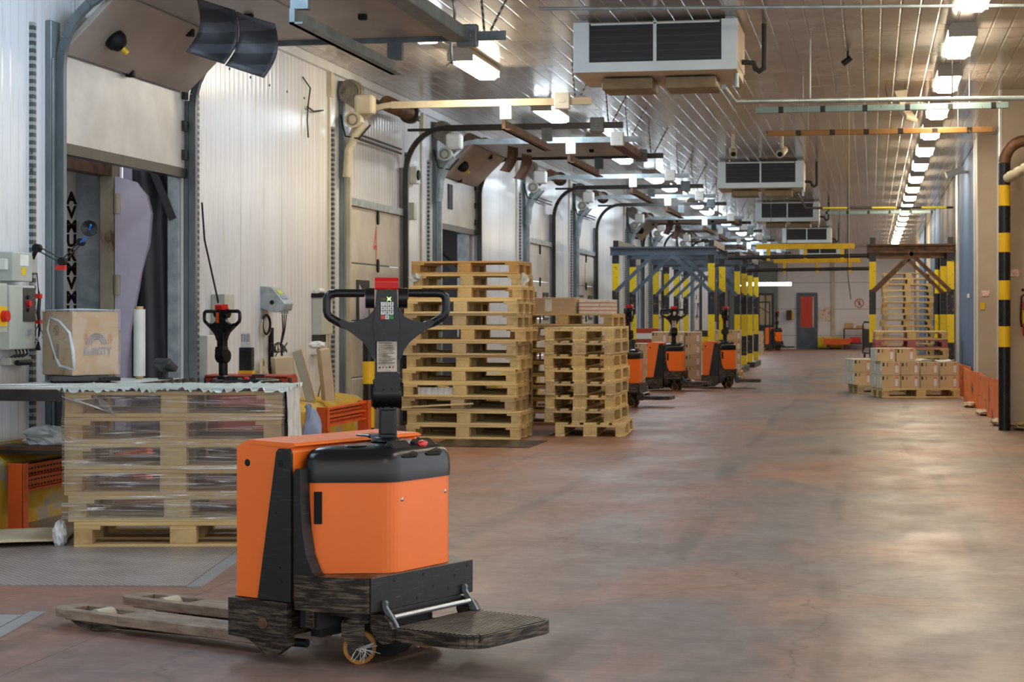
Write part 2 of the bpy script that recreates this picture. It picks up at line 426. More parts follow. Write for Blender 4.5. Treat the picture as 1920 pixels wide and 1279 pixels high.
# ceiling edge trim and vertical cover strips on the left wall
struct(MB().bx((WX, -5.9, H-.09), (WX+.05, 71.4, H-.002)).build('trim_1', M['white_trim']))
c = MB()
for yy in (18.17, 22.1, 28.3, 33.4, 41.0, 45.3): c.bx((WX, yy-.02, 0), (WX+.025, yy+.02, H-.1)); c.bx((WX, yy-.045, H-.34), (WX+.05, yy+.045, H-.09))
struct(c.build('trim_2', M['cream']))
# yellow kerb at the foot of the wall, between the doors
k = 0; prev = 8.9
for a, b, o in DOORS[:6]:
    if a-prev > .4:
        k += 1
        h = .46 if k <= 2 else .4
        m = MB().prism([(WX+.002, 0), (WX+.30, 0), (WX+.29, h-.06), (WX+.22, h), (WX+.002, h+.03)], (prev+1.75 if k == 2 else prev+.22), a-.3, 0, Matrix(((1,0,0,0),(0,0,1,0),(0,1,0,0),(0,0,0,1))))
        o2 = m.build('curb' if k == 1 else 'curb.%03d' % k, M['yellow_curb'], bevel=.012); struct(o2)
    prev = b

# right-hand side: piers, blue sliding door, dark door
def rwall(name, pts, m, bev=0):
    o = MB()
    for a, b in pts: o.bx(a, b)
    return struct(o.build(name, m, bevel=bev))
rwall('wall_right', [((1.75, 21.9, 0), (1.9, 27.2, H)), ((1.43, 21.75, 0), (2.6, 21.95, H)), ((2.6, 13, 0), (2.75, 21.95, H)), ((1.47, 27.2, 0), (1.9, 27.9, H)), ((1.56, 27.9, 0), (1.9, 71.4, H))], M['tan_wall'])
rwall('door_12', [((1.50, 28.1, .02), (1.555, 33.6, H-.01))], M['blue_door'])
rwall('door_13', [((1.48, 34.3, .02), (1.555, 42, H-.01))], M['dark_door'])
rwall('door_14', [((1.50, 43.4, .02), (1.555, 50, H-.01)), ((1.50, 56, .02), (1.555, 62, H-.01))], M['blue_door'])
rwall('trim_3', [((1.415, 21.74, 0), (1.44, 21.9, H)), ((1.73, 27.0, 0), (1.75, 27.2, H)), ((1.455, 27.19, 0), (1.475, 27.3, H)), ((1.46, 27.9, 0), (1.56, 28.08, H)), ((1.47, 33.62, 0), (1.56, 34.28, H))], M['white_trim'])
rwall('trim_4', [((1.62, 24.4, 1.1), (1.75, 25.0, 1.3))], M['yellow'])

# end wall
ye = 71.4
struct(MB().bx((-5.5, ye, 0), (2.0, ye+.15, H)).build('wall_back', M['wall_end']))
struct(MB().bx((-1.50, ye-.1, 0), (-1.38, ye, H)).build('trim_5', M['cream']))
dz = MB().bx((-2.80, ye-.08, 0), (-2.68, ye, 2.12)).bx((-2.14, ye-.08, 0), (-2.02, ye, 2.12)).bx((-2.68, ye-.08, 2.0), (-2.14, ye, 2.12)).bx((-2.68, ye-.05, 0), (-2.14, ye, .8))
d = struct(dz.build('door_11', M['blue_grey']))
M['orange_glass'] = mat('orange strip curtain', srgb(226, 74, 40), .4, scale=3, col2=srgb(196, 56, 34), stretch=(12, 1, .3))
MB().bx((-2.66, ye-.04, .82), (-2.2, ye-.03, 1.98)).build('pane', M['orange_glass'], d)
MB().bx((-2.2, ye-.045, .95), (-2.15, ye-.03, 1.95)).build('glazing_strip', M['white_trim'], d)
M['greenish'] = mat('grey green partition', srgb(138, 146, 138), .4, scale=1.5, col2=srgb(112, 122, 116))
struct(MB().bx((-5.3, ye-.3, 0), (-3.50, ye-.2, 3.3)).build('wall_partition', M['greenish']))
g = struct(MB().bx((-4.25, ye-.36, 0), (-4.17, ye-.3, 2.1)).bx((-3.72, ye-.36, 0), (-3.64, ye-.3, 2.1)).bx((-4.17, ye-.36, 2.02), (-3.72, ye-.3, 2.1)).bx((-4.17, ye-.34, 0), (-3.72, ye-.3, .9)).bx((-3.97, ye-.36, .9), (-3.93, ye-.3, 2.02)).build('window_1', M['dark_grey']))
MB().bx((-4.17, ye-.33, .9), (-3.72, ye-.32, 2.02)).build('pane', M['pale_card'], g)

# ------------------------------------------------------------------ camera
cam = bpy.data.cameras.new('camera'); co = bpy.data.objects.new('camera', cam); COL.objects.link(co)
cam.sensor_width = 36; cam.lens = F/1920*36; cam.shift_y = -(639.5-590)/1920
co.location = (0, 0, CAMH); co.rotation_euler = (R(90), 0, PSI)
cam.dof.use_dof = True; cam.dof.focus_distance = 7.2; cam.dof.aperture_fstop = 13
cam.clip_end = 300
SC.camera = co

# ------------------------------------------------------------------ ceiling lamps
M['lamp_warm'] = emit('warm lamp', (1.0, .84, .60), 35)
M['lamp_cool'] = emit('cool lamp', (.76, .89, 1.0), 30)
M['lamp_blue_tint'] = emit('blue tint lamp', (.56, .79, 1.0), 36)  # invented blue for the unseen near tubes, cools the left wall
M['lamp_house'] = mat('lamp housing', srgb(196, 192, 182), .4, scale=4)
def lamp_proto(kind):
    t = thing('ceiling_lamp', 'x', 'ceiling lamp')
    MB().prism([(-.13, 0), (.13, 0), (.10, .06), (-.10, .06)], -.68, .68, 0, Matrix(((1,0,0,0),(0,0,1,0),(0,1,0,0),(0,0,0,1)))).build('housing', M['lamp_house'], t)
    prof = [(-.12, 0), (.12, 0), (.115, -.045), (.075, -.08), (-.075, -.08), (-.115, -.045)]
    d = MB().prism(prof, -.64, .64, 0, Matrix(((1,0,0,0),(0,0,1,0),(0,1,0,0),(0,0,0,1)))).build('diffuser', M[kind], t)
    for y in (-.645, .645): MB().bx((-.125, y-.015, -.06), (.125, y+.015, 0)).build('end_cap', M['lamp_house'], d)
    return t
def lamp_row(kind, x, ys, where, group, odd=None):
    t = lamp_proto(kind); n = 0
    for i, yy in enumerate(ys[::-1]):
        seen = yy > 13.5; n = sum(1 for q in ys if 13.5 < q <= yy)
        lab = ('%s ceiling lamp from the camera in the row %s' % (ORD[n], where)) if seen and n < 21 else 'ceiling lamp in the row %s' % where
        if seen and n >= 21: lab = 'distant ceiling lamp at the far end of the row %s' % where
        if not seen: lab = 'ceiling lamp behind the camera in the row %s' % where
        o = t if i == 0 else dup(t, (0,0,0))
        o.location = (x, yy, H-.06); o['label'] = lab; o['group'] = group
        if kind == 'lamp_cool' and yy < 13:      # unseen near tubes, made bluer to tint the left wall
            for c in o.children:
                if c.name.startswith('diffuser'):
                    c.data = c.data.copy(); c.data.materials[0] = M['lamp_blue_tint']
        if yy == odd:      # one warmer tube in the cool row
            for c in o.children:
                if c.name.startswith('diffuser'):
                    c.data = c.data.copy(); c.data.materials[0] = M['lamp_warm']
left_y = [1, 5.8, 10.6, 15.45, 18.05, 22.5, 26.7, 28.9, 33.4, 35.8, 38.2, 41.6, 44.4, 47.2, 50, 53, 56.2, 59.4, 62.6, 66]
right_y = [-3, 2.6, 8.2, 11.6, 14.6, 17.35, 20.1, 22.9, 25.6, 28.4, 31.3, 34.2, 37, 39.7, 42.6, 45.4, 48.2, 51, 53.8, 56.6, 59.4, 62.2, 65, 67.8]
lamp_row('lamp_cool', -3.86, left_y, 'above the loading doors', 'lamps above the loading doors', 18.05)
lamp_row('lamp_warm', .78, right_y, 'along the right wall', 'lamps along the right wall')
wd = bpy.data.worlds.new('world'); SC.world = wd; wd.use_nodes = True
bg = wd.node_tree.nodes['Background']; bg.inputs[0].default_value = (.90, .95, 1.0, 1); bg.inputs[1].default_value = 1.6
SC.view_settings.view_transform = 'Standard'; SC.view_settings.look = 'None'; SC.view_settings.exposure = .22; SC.view_settings.gamma = 1
SC.cycles.use_denoising = True; SC.cycles.max_bounces = 8; SC.cycles.transparent_max_bounces = 16
SC.cycles.sample_clamp_indirect = 6; SC.cycles.caustics_reflective = False; SC.cycles.caustics_refractive = False
# ------------------------------------------------------------------ loading doors on the left wall
SEEN = {0: 'nearest raised loading door', 1: 'closed loading door with red number 4', 2: 'raised loading door behind the tall pallet tower',
        3: 'closed loading door just past the second raised door', 4: 'closed loading door with red number 1', 5: 'raised loading door above the first striped portal',
        6: 'closed loading door behind the second striped portal', 7: 'eighth loading door from the camera', 8: 'ninth loading door from the camera', 9: 'last loading door before the end wall'}
M['trailer'] = mat('bright trailer lining', srgb(226, 226, 226), .5, col2=srgb(196, 196, 198), scale=2, stretch=(1, 1, .5))
M['banded_rubber'] = stripes('banded black rubber', (.016, .015, .016), (.045, .043, .05), .15, .02, 'Z', rough=.55, duty=.55)
M['gear_grey'] = mat('greasy grey casting', srgb(140, 132, 120), .5, scale=9, col2=srgb(96, 88, 78), worn=srgb(70, 60, 50), worn_at=(.55, .7))
M['red_ink'] = mat('stencilled red paint', srgb(206, 84, 74), .6, scale=20, col2=srgb(214, 120, 106))
XZ = Matrix(((1,0,0,0),(0,0,1,0),(0,1,0,0),(0,0,0,1)))     # polygon in X/Z pushed along Y
for i, (a, b, up) in enumerate(DOORS):
    where = SEEN[i]; far = i > 5
    gl = M['galv'] if i != 1 else M['galv']
    if not up:
        d = MB()
        for k in range(4):
            d.bx((WX-.03, a+.0, k*.61+.012), (WX+.012, b, (k+1)*.61))
        d = struct(d.build('door_%d' % (i+1), M['door_sheet'], bevel=.006, seg=1))
        for k in (1, 2, 3, 4):
            MB().prism([(math.cos(t)*.035, math.sin(t)*.075) for t in [j*math.pi/6 for j in range(12)]], 0, .02, 0, frame((WX+.012, (a+b)/2+.1, min(k*.61, 2.36)), (0,1,0), (1,0,0))).build('grip', M['ink'], d)
        if i in (1, 4, 6):
            MB().text('4' if i == 1 else '1', .56, frame((WX+.014, (a+b)/2+.02, 2.05), (0,1,0), (1,0,0)) @ Matrix.Diagonal((.62, 1, 1, 1)), 0, .001).build('number', M['red_ink'], d)
        # two inspection windows low in the door
        for q, yy in enumerate((a+.62, b-.5)):
            wn = MB().bx((WX+.012, yy-.24, 1.20), (WX+.03, yy+.24, 1.66)).build('window', M['dark_grey'], d)
            MB().grid(lambda p, r: (WX+.033, yy-.19+.38*p, 1.24+.38*r*(1-.55*p)), 6, 6, 0, False).build('pane', M['lilac'], wn)
        # rail above the door and dark seal
        MB().bx((WX, a, 2.44), (WX+.05, b, 2.52)).build('lintel', M['galv'], d)
        MB().cyl((WX+.06, a+.05, 3.20), (WX+.06, b-.15, 3.20), .012, n=6).cyl((WX+.06, a+.05, 3.15), (WX+.06, b-.15, 3.15), .012, n=6).build('cable', M['dark_steel'], d)
    else:
        zb = 2.45
        d = struct(MB().bx((WX-.03, a+.02, zb), (WX+.02, b-.02, zb+.605)).build('door_%d' % (i+1), M['door_metal'], bevel=.008, seg=1))
        sl = MB()
        P = Vector((WX+.01, 0, zb+.615)); Q = Vector((-4.97, 0, 3.455))
        sl.bar((WX+.03, (a+b)/2, 3.065), (-4.965, (a+b)/2, 3.455), b-a-.06, .04)
        sl.build('section', M['door_under'], d, bevel=.006, seg=1)
        sl = MB()
        for k in range(2): sl.bx((-4.95+k*.93, a+.03, 3.45), (-4.95+(k+1)*.93-.012, b-.03, 3.49))
        sl.build('section', M['door_under'], d, bevel=.004, seg=1)
        MB().bx((WX-.045, a+.0, zb-.07), (WX+.035, b, zb)).build('bottom_seal', M['dark_steel'], d)
        sb = MB().bx((-3.12, a+.03, 3.40), (-3.06, b-.03, 3.50)).bx((-3.2, a+.03, 3.40), (-3.06, b-.03, 3.412))
        sb.build('end_profile', M['galv_dark'] if i == 0 else M['rust'], d)
        for (x, z, yy) in ((WX+.05, 3.07, .5), (-5.0, 3.40, .62), (-4.4, 3.445, .45), (-3.6, 3.445, .52)):
            MB().bx((x-.03, a+(b-a)*yy-.03, z-.035), (x+.03, a+(b-a)*yy+.03, z+.03)).build('hinge', M['ink'], d, bevel=.01)
        MB().lathe([(.001, 0), (.075, 0), (.075, .05), (.05, .09), (.001, .1)], 14, 0, frame((-5.19, a+.5, 3.22), (0,1,0), (.72,0,-.7))).build('roller_housing', M['ink'], d)
        if i != 0: MB().bx((WX+.02, a+.55, 2.66), (WX+.03, a+.8, 2.98)).build('vision_panel', M['ink'], d)
        MB().cyl((-5.12, a+.5, 3.14), (-5.09, a+.52, 3.11), .02, n=8).build('knob', M['yellow'], d)
        for z in (2.52, 2.75, 3.0): MB().bx((WX+.02, b-.09, z), (WX+.05, b-.02, z+.08)).build('roller', M['dark_steel'], d)
    # jambs
    for s, yy in ((-1, a), (1, b)):
        j = MB().bx((WX, yy-((.14 if i == 0 else .22) if s < 0 else 0), 0), (WX+.045, yy+(0 if s < 0 else .06), 3.0 if s > 0 else 3.25))
        j.bx((WX+.045, yy-((.14 if i == 0 else .22) if s < 0 else 0), 0), (WX+.06, yy-((.11 if i == 0 else .17) if s < 0 else -.02), 3.0))
        j.build('jamb', M['galv_dark'], d, bevel=.006, seg=1)
    # pale perforated upright beside the near jamb and the far jamb
    for yy in ((a-(.36 if i == 0 else .5), b+.26) if i < 3 else (a-.5,)):
        MB().bx((WX, yy-.02, .02), (WX+.03, yy+.025, 3.2)).build('perforated_upright', M['perf'] if 'perf' in M else M.setdefault('perf', stripes('punched steel strip', srgb(70, 74, 76), srgb(150, 156, 158), .05, 0, 'Z', duty=.55)), d)
    # rails
    for s, yy in ((0, a-(.05 if i == 0 else .14)), (1, b+.02)):
        m = [M['galv_dark'], M['galv_dark']] if i == 0 else ([M['galv'], M['dark_steel']] if i != 1 else [M['cream'], M['dark_steel']])
        if s == 0 and i in (0, 2, 5):
            pass
        t = thing('door_rail', ('%s rail of the %s' % ('pale curved steel' if s == 0 else 'dark curved steel', where)) if i else ('dark overhead steel rail on the %s side of the nearest raised loading door' % ('near' if s == 0 else 'far')), 'door rail', (0, yy, 0), 0, 'curved rails of the loading doors')
        r = MB(); rx = WX+.075; pts = [(rx, 0, .05), (rx, 0, 2.95)]
        for k in range(1, 9):
            an = k/8*math.pi/2; pts.append((rx+.46*(1-math.cos(an)), 0, 2.95+.50*math.sin(an)))
        for p, q in zip(pts[:-1], pts[1:]): r.bar(p, q, .055, .05, 0, (0, 1, 0))
        r.bar(pts[-1], (-2.78, 0, 3.45), .035, .07, 0)
        r.build('rail', m[s], t)
        if s == 1 and i != 0: MB().bx((WX+.1, -.03, 3.42), (-4.7, .03, 3.45)).build('brace', M['dark_steel'], t)
        MB().bx((-3.16, -.045, 3.37), (-3.0, .045, 3.54)).bx((-3.12, -.05, 3.43), (-3.04, .05, 3.47)).build('clamp', M['white_plastic'] if s == 0 and i else M['galv_dark'], t, bevel=.01)
        MB().bx((-3.72, -.03, 3.28), (-3.60, .03, 3.43)).build('bracket', M['white_plastic'] if s == 0 and i else M['galv_dark'], t)
        h = MB().bar((-2.95, 0, 3.49), (-2.98, 0, H), .012, .04, 0, (0, 1, 0)).bar((-2.9, 0, 3.49), (-2.72, 0, H), .012, .03, 0, (0, 1, 0))
        h.build('hanger', M['perf'], t)
    # bar between the rails
    tag(MB().bx((-3.70, a-.16, 3.17), (-3.665, b+.06, 3.27)).bx((-3.70, a-.16, 3.17), (-3.61, b+.06, 3.182)).build('spreader_bar', M['galv_dark'] if i == 0 else M['rust']),
        'bar across the rails of the %s' % where, 'bar', 'bars across the door rails')
    # motor on the near jamb
    if i > 0:
        t = thing('door_motor', 'motor on the near jamb of the %s' % where, 'motor', (WX, a-.22, 3.45), 0, 'door motors')
        MB().bx((0, -.02, -.75), (.05, .05, .25)).build('mounting_plate', M['galv_dark'], t)
        MB().cyl((.14, -.10, .13), (.14, .02, .13), .125, n=20).cyl((.14, -.13, .13), (.14, -.10, .13), .05, n=14).build('gear_wheel', M['gear_grey'], t, bevel=.012)
        MB().cyl((.14, -.15, .13), (.14, -.12, .13), .03, n=12).tube([(.14+.10*math.cos(k*math.pi/9), -.10, .13+.10*math.sin(k*math.pi/9)) for k in range(18)], .012, 6, closed=True).bar((.06, -.08, .10), (.24, -.12, -.02), .05, .10).build('gear_hub', M['gear_grey'], t)
        MB().tube([(.20+.055*math.cos(k*math.pi/8), -.2, -.17+.055*math.sin(k*math.pi/8)) for k in range(16)], .009, 6, closed=True).build('wheel_ring', M['gear_grey'], t)
        MB().bx((.20, -.16, -.11), (.40, .0, .09)).build('motor_cover', M['cream' if i == 1 else 'white_plastic'], t, bevel=.03)
        MB().cyl((.20, -.2, -.17), (.20, -.08, -.17), .085, n=18).cyl((.20, -.22, -.17), (.20, -.2, -.17), .03, n=12).build('chain_wheel', M['cream' if i == 1 else 'grey_plastic'], t, bevel=.01)
        pts = [(.42, -.04, .0)]+[(.42-.34*math.sin(k/7*math.pi/2), -.04, -.05-.36*(1-math.cos(k/7*math.pi/2))) for k in range(8)]
        MB().tube([(.30, -.1, -.20), (.20, -.1, -.32), (.13, -.1, -.48), (.11, -.1, -.75)], .045, 8).build('chain_guard', M['cream'] if i == 1 else M['galv'], t)
        MB().tube([(.02, -.02, -.1), (.1, -.12, -.33), (.25, -.14, -.36), (.36, -.1, -.22)], .01, 6).build('lead', M['cable'], t)
        sp = MB().cyl((.24, .1, .1), (.24, b-a+.2, .1), .022, n=10)
        sp.build('shaft', M['dark_steel'], t)
        q = MB(); q.tube([(.30, .75+.02*k, .1) for k in range(50)], [.075 if k % 4 < 2 else .085 for k in range(50)], 14)
        q.build('spring', M['rust'], t)
        MB().cyl((.30, 1.75, .1), (.30, 1.83, .1), .115, n=18).build('cable_drum', M['dark_steel'], t, bevel=.01)
    # rubber flaps under the raised doors
    if up:
        for k, x in enumerate((-4.35, -4.07) if i == 0 else (-4.47, -4.29)):
            wf = .27 if i == 0 else .13; lf = .36 if i == 0 else .31
            def fl(p, r, x=x, k=k): return (x-wf/2+wf*p-.07*r*r+(.0 if i == 0 else -.03*r), a+.25+.04*math.sin(p*3)+.10*math.sin(r*3.3), (3.43 if k == 0 else 3.33)-lf*r-.09*p*(1 if i == 0 else .3))
            tag(MB().grid(fl, 8, 10).build('rubber_flap', M['banded_rubber'] if i == 0 else M['brown_rubber'], solid=.008),
                '%s rubber flap under the %s' % ('inner' if k == 0 else 'outer', where), 'flap', 'rubber flaps under raised doors')

# ---- what shows through the open doors
a, b, _ = DOORS[0]
t = thing('truck_trailer', 'grey lined open trailer docked behind the nearest raised loading door', 'trailer', (0, 0, 0))
MB().bx((-9, b+.05, 0), (-5.98, b+.15, 2.7)).build('side_wall', M['trailer'], t)
MB().bx((-6.31, b+.0, .05), (-6.10, b+.05, 2.6)).build('wall_panel', M['galv'], t)
MB().bx((-9, a-.4, 0), (-6.0, a-.3, 2.7)).build('side_wall', M['trailer'], t)
MB().bx((-9, a-.4, 2.62), (-5.98, b+.15, 2.72)).build('roof', M['trailer'], t)
MB().bx((-9, a-.4, -.1), (-6.0, b+.15, -.0)).build('floor', M['dark_steel'], t)
MB().bx((-9.1, a-.4, 0), (-9, b+.15, 2.7)).build('bulkhead', M['trailer'], t)
ps = MB().bx((-6.08, b-.06, 0), (-5.97, b+.06, 2.62)).bx((-5.97, b-.02, 0), (-5.955, b+.04, 2.62)).build('door_post', M['rusty_cream'], t)
for z in (1.0, 1.45, 2.1): MB().cyl((-5.94, b-.05, z), (-5.94, b-.05, z+.16), .03, n=8).build('hinge', M['rusty_cream'], ps)
MB().bx((-6.1, a-.3, 2.40), (-5.98, b+.1, 2.62)).build('header', M['rust'], t)
lt = MB()
for k, ch in enumerate('AVMURMVMU'):
    lt.text(ch, .135, frame((-6.375, b+.049, 2.23-k*.115), (1,0,0), (0,-1,0)) @ Matrix.Diagonal((.9, 1, 1, 1)), 0, .0015, bold=.006)
lt.build('lettering', M['ink'], t)
t = thing('dock_shelter', 'black tarpaulin dock shelter with white foam cushion inside the nearest raised door', 'dock shelter', (0, 0, 0))
MB().grid(lambda p, r: (-5.86+.36*p, b+.03+.05*math.sin(p*9+r*2), 2.6*r), 14, 10).build('side_curtain', M['tarp'], t, solid=.01)
MB().prism([(-5.96, .0), (-5.90, .0), (-5.87, .9), (-5.84, 1.15), (-5.755, 1.55), (-5.675, 1.87), (-5.655, 2.1), (-5.69, 2.24), (-5.78, 2.35), (-5.96, 2.40)], b-.05, b+.0, 0, XZ).build('foam_cushion', M['lilac'], t, bevel=.02)
MB().bar((-5.66, b-.03, 2.5), (-5.47, b-.03, 2.05), .05, .06).build('strap', M['tarp'], t)
MB().bx((-5.95, b+.09, 0), (WX-.12, b+.14, 2.72)).build('end_panel', M['lilac'], t)
MB().bx((-5.52, b-.04, 0), (-5.42, b+.0, 2.45)).build('edge_post', M['galv'], t, bevel=.006)
for i in (2, 5):
    a, b, _ = DOORS[i]
    t = thing('dock_shelter', 'black tarpaulin shelter inside the %s' % SEEN[i], 'dock shelter', (0, 0, 0))
    MB().bx((-7.2, a-.3, 0), (-7.1, b+.3, 2.7)).build('back_curtain', M['tarp'], t)
    MB().bx((-7.1, b+.05, 0), (WX-.13, b+.12, 2.7)).build('side_curtain', M['tarp'], t)
    MB().bx((-7.1, a-.3, 2.62), (WX-.13, b+.12, 2.7)).build('top_curtain', M['tarp'], t)
    MB().bx((-5.62, b-.10, 0), (-5.45, b-.02, 2.4)).build('edge_post', M['galv'], t)
    MB().bar((-6.1, b+.0, 2.3), (-5.6, b+.0, 1.85), .05, .07).build('strap', M['dark_grey'], t)
# ------------------------------------------------------------------ ride-on pallet truck
M['keys'] = mat('white keys', srgb(236, 236, 232), .4)
M['green_key'] = mat('green key', srgb(20, 140, 70), .4)
M['red_key'] = mat('red key', srgb(226, 60, 40), .4)
M['green_led'] = emit('green lamp', (.25, 1.0, .1), 14)
M['worn_label'] = mat('worn label', srgb(206, 196, 178), .55, col2=srgb(150, 138, 118), scale=22, lo=.3, hi=.6, stretch=(1, 1, 2))
def inset(poly, d):
    cx = sum(p[0] for p in poly)/len(poly); cy = sum(p[1] for p in poly)/len(poly); o = []
    for x, y in poly:
        l = math.hypot(x-cx, y-cy); k = max(0, 1-d/l); o.append((cx+(x-cx)*k, cy+(y-cy)*k))
    return o
def rounded(poly, r, n=4):
    out = []; m = len(poly)
    for i in range(m):
        p0, p, p1 = Vector(poly[i-1]), Vector(poly[i]), Vector(poly[(i+1) % m])
        a = (p0-p); b = (p1-p); k = min(r, a.length*.45, b.length*.45)
        A = p+a.normalized()*k; B = p+b.normalized()*k
        for j in range(n+1):
            t = j/n; q = A*(1-t)**2+p*2*t*(1-t)+B*t*t; out.append((q.x, q.y))
    return out
def make_truck(label, group, col=None, detail=True, hood_red=False):
    org = M['red_truck'] if hood_red else M['orange']
    t = thing('pallet_truck', label, 'pallet truck', (0, 0, 0), 0, group)
    XZy = XZ
    # battery housing
    b = MB().prism([(-.577, .236), (-.31, .236), (-.31, .79), (-.335, .815), (-.518, .824), (-.577, .797)], -.387, .387, 0, XZy)
    bat = b.build('battery_housing', org, t, bevel=.008)
    b = MB().prism([(-.52, .824), (-.30, .818), (-.285, .808), (-.31, .80), (-.52, .81)], -.39, .38, 0, XZy)
    b.build('lid', org, bat, bevel=.005)
    MB().bx((-.36, .05, .80), (-.29, .17, .826)).build('latch', M['black_plastic'], bat, bevel=.006)
    for s in (-1, 1):
        y0, y1 = (-.400, -.387) if s < 0 else (.387, .400)
        p = MB().prism([(-.463, .236), (-.302, .236), (-.302, .78), (-.311, .797), (-.360, .797), (-.372, .785)], y0, y1, 0, XZy)
        sp = p.build('side_plate', M['black_steel'], t, bevel=.003, seg=1)
        for (x, z, r) in ((-.524, .737, .0135), (-.350, .742, .014)): MB().cyl((x, s*.380, z), (x, s*(.3878 if x < -.5 else .4008), z), r, n=16).build('lifting_hole', M['ink'], sp)
        for (x, z) in ((-.374, .56), (-.352, .36), (-.345, .31)): MB().cyl((x, s*.4, z), (x, s*.4012, z), .005, n=8).build('bolt_hole', M['ink'], sp)
    # fork carriage with its heel plates
    c = MB().bx((-.594, -.385, .105), (-.33, .385, .235))
    for s in (-1, 1):
        y0, y1 = (-.412, -.385) if s < 0 else (.385, .412)
        c.prism([(-.598, .092), (-.535, .088), (-.31, .100), (-.308, .232), (-.598, .232)], y0, y1, 0, XZy)
        y0, y1 = (-.400, -.37) if s < 0 else (.37, .400)
        c.prism([(-.55, .095), (-.50, .078), (-.45, .048), (-.415, .034), (-.375, .034), (-.335, .06), (-.310, .075), (-.308, .12), (-.55, .12)], y0, y1, 0, XZy)
    ca = c.build('fork_carriage', M['scuffed_steel'], t, bevel=.004, seg=1)
    for s in (-1, 1):
        MB().cyl((-.425, s*.411, .15), (-.425, s*.416, .15), .021, n=14).cyl((-.425, s*.415, .15), (-.425, s*.419, .15), .013, n=6).build('pivot_bolt', M['rust'], ca)
    # forks
    for s in (-1, 1):
        yo, yi = s*.275, s*.108; ym = (yo+yi)/2; f = MB(); z0, z1 = .036, .079
        def sl(xa, xb, ya, yb): f.bx((xa, ya, z0), (xb, yb, z1))
        sl(-1.33, -.57, yi, yo); sl(-1.63, -1.33, yi, yi+s*.035); sl(-1.63, -1.33, yo-s*.035, yo)
        f.prism([(-1.63, yi), (-1.63, yo), (-1.685, yo-s*.006), (-1.715, yo-s*.03), (-1.727, ym+s*.02), (-1.727, ym-s*.02), (-1.715, yi+s*.03), (-1.685, yi+s*.006)], z0+.006, z1-.003)
        fk = f.build('fork', M['fork_steel'], t, bevel=.004, seg=1)
        MB().cyl((-1.49, ym-.045, .042), (-1.49, ym+.045, .042), .042, n=20).build('load_roller', M['cream'], fk, bevel=.005)
        r = MB().prism([(-1.61, .036), (-1.56, .012), (-1.46, .002), (-1.40, .014), (-1.30, .036)], min(yo-s*.012, yo-s*.03), max(yo-s*.012, yo-s*.03), 0, XZy)
        r.cyl((-1.49, yo-s*.012, .022), (-1.49, yo-s*.008, .022), .012, n=12)
        r.build('roller_bracket', M['scuffed_steel'], fk)
        MB().cyl((-1.42, ym, .024), (-.40, ym, .046), .017, n=10).build('push_rod', M['dark_steel'], fk)
        MB().bx((-1.33, ym-.07, .03), (-1.29, ym+.07, .072)).build('cross_stop', M['rust'], fk)
    # chassis skirt, underbody
    sk = MB().prism(rounded([(-.297, -.397), (-.174, -.387), (0, -.322), (0, .327), (-.174, .387), (-.297, .397)], .012, 2), .21, .337)
    sk = sk.build('chassis_skirt', M['scuffed_steel'], t, bevel=.004, seg=1)
    fp = MB().bx((0, -.316, .212), (.006, .323, .338)); fp = fp.build('front_plate', M['black_steel'], t, bevel=.002, seg=1)
    for yy, z in ((-.18, .315), (.0, .317), (.28, .318), (.06, .265), (.16, .245), (-.04, .232), (.2, .29)): MB().cyl((.006, yy, z), (.0068, yy, z), .006, n=10).build('bolt_hole', M['ink'], fp)
    u = MB().bx((-.29, -.30, .10), (-.235, .30, .21)).bx((-.24, -.12, .10), (-.06, .12, .21)).bx((-.24, -.30, .185), (-.05, .30, .21)).bx((-.29, -.36, .14), (-.20, .36, .21)).bx((-.05, -.2, .17), (.0, .25, .21))
    u.build('underbody', M['dark_steel'], t)
    MB().bx((-.255, -.375, .145), (-.215, -.33, .215)).cyl((-.235, -.378, .187), (-.235, -.37, .187), .009, n=8).build('stay_bracket', M['scuffed_steel'], t, bevel=.008)
    # drive wheel and casters
    MB().cyl((-.16, -.04, .105), (-.16, .04, .105), .105, n=28).build('drive_wheel', M['rubber'], t, bevel=.012)
    for s in (-1, 1):
        cx, cy = -.135, s*.205; an = R(-52) if s < 0 else R(-38); dx = Vector((math.cos(an), math.sin(an), 0)); px = Vector((-dx.y, dx.x, 0))
        o = Vector((cx, cy, 0))
        w = MB().tube([o+Vector((0, 0, .061))-dx*.018, o+Vector((0, 0, .061))+dx*.018], .061, 28).build('caster', M['tyre_yellow'], t, bevel=.006)
        MB().cyl(o+Vector((0, 0, .061))-dx*.0205, o+Vector((0, 0, .061))+dx*.0205, .046, n=24).build('wheel_hub', M['black_steel'], w)
        fk = MB()
        for q in (-1, 1):
            Mf = Matrix.Translation(o+dx*(q*.026)) @ Matrix((px, Vector((0, 0, 1)), dx)).transposed().to_4x4()
            fk.prism([(-.068, .155), (.018, .155), (.018, .105), (.016, .05), (-.006, .042), (-.022, .05), (-.066, .105)], -.003, .003, 0, Mf)
        fk.cyl(o+Vector((-.012, 0, .15)), o+Vector((-.012, 0, .195)), .05, n=18)
        fk.cyl(o+Vector((0, 0, .061))+dx*.026, o+Vector((0, 0, .061))+dx*.033, .009, n=6)
        fk.build('caster_fork', M['scuffed_steel'], w)
        if s < 0 and detail:
            st = MB(); rr = random.Random(3); c0 = o+Vector((0, 0, .058))+dx*.034
            for k in range(22):
                a0 = rr.uniform(-2.2, .6); l = rr.uniform(.02, .062); pa = c0+px*.012*rr.uniform(-1, 2)
                pb = pa+px*(math.cos(a0)*l)+Vector((0, 0, math.sin(a0)*l*.9))+dx*rr.uniform(0, .01)
                if pb.z < .003: pb.z = .003
                st.tube([pa, (pa+pb)/2+px*rr.uniform(-.006, .006), pb], .0011, 4)
            st.build('tangled_thread', M['paper'], w)
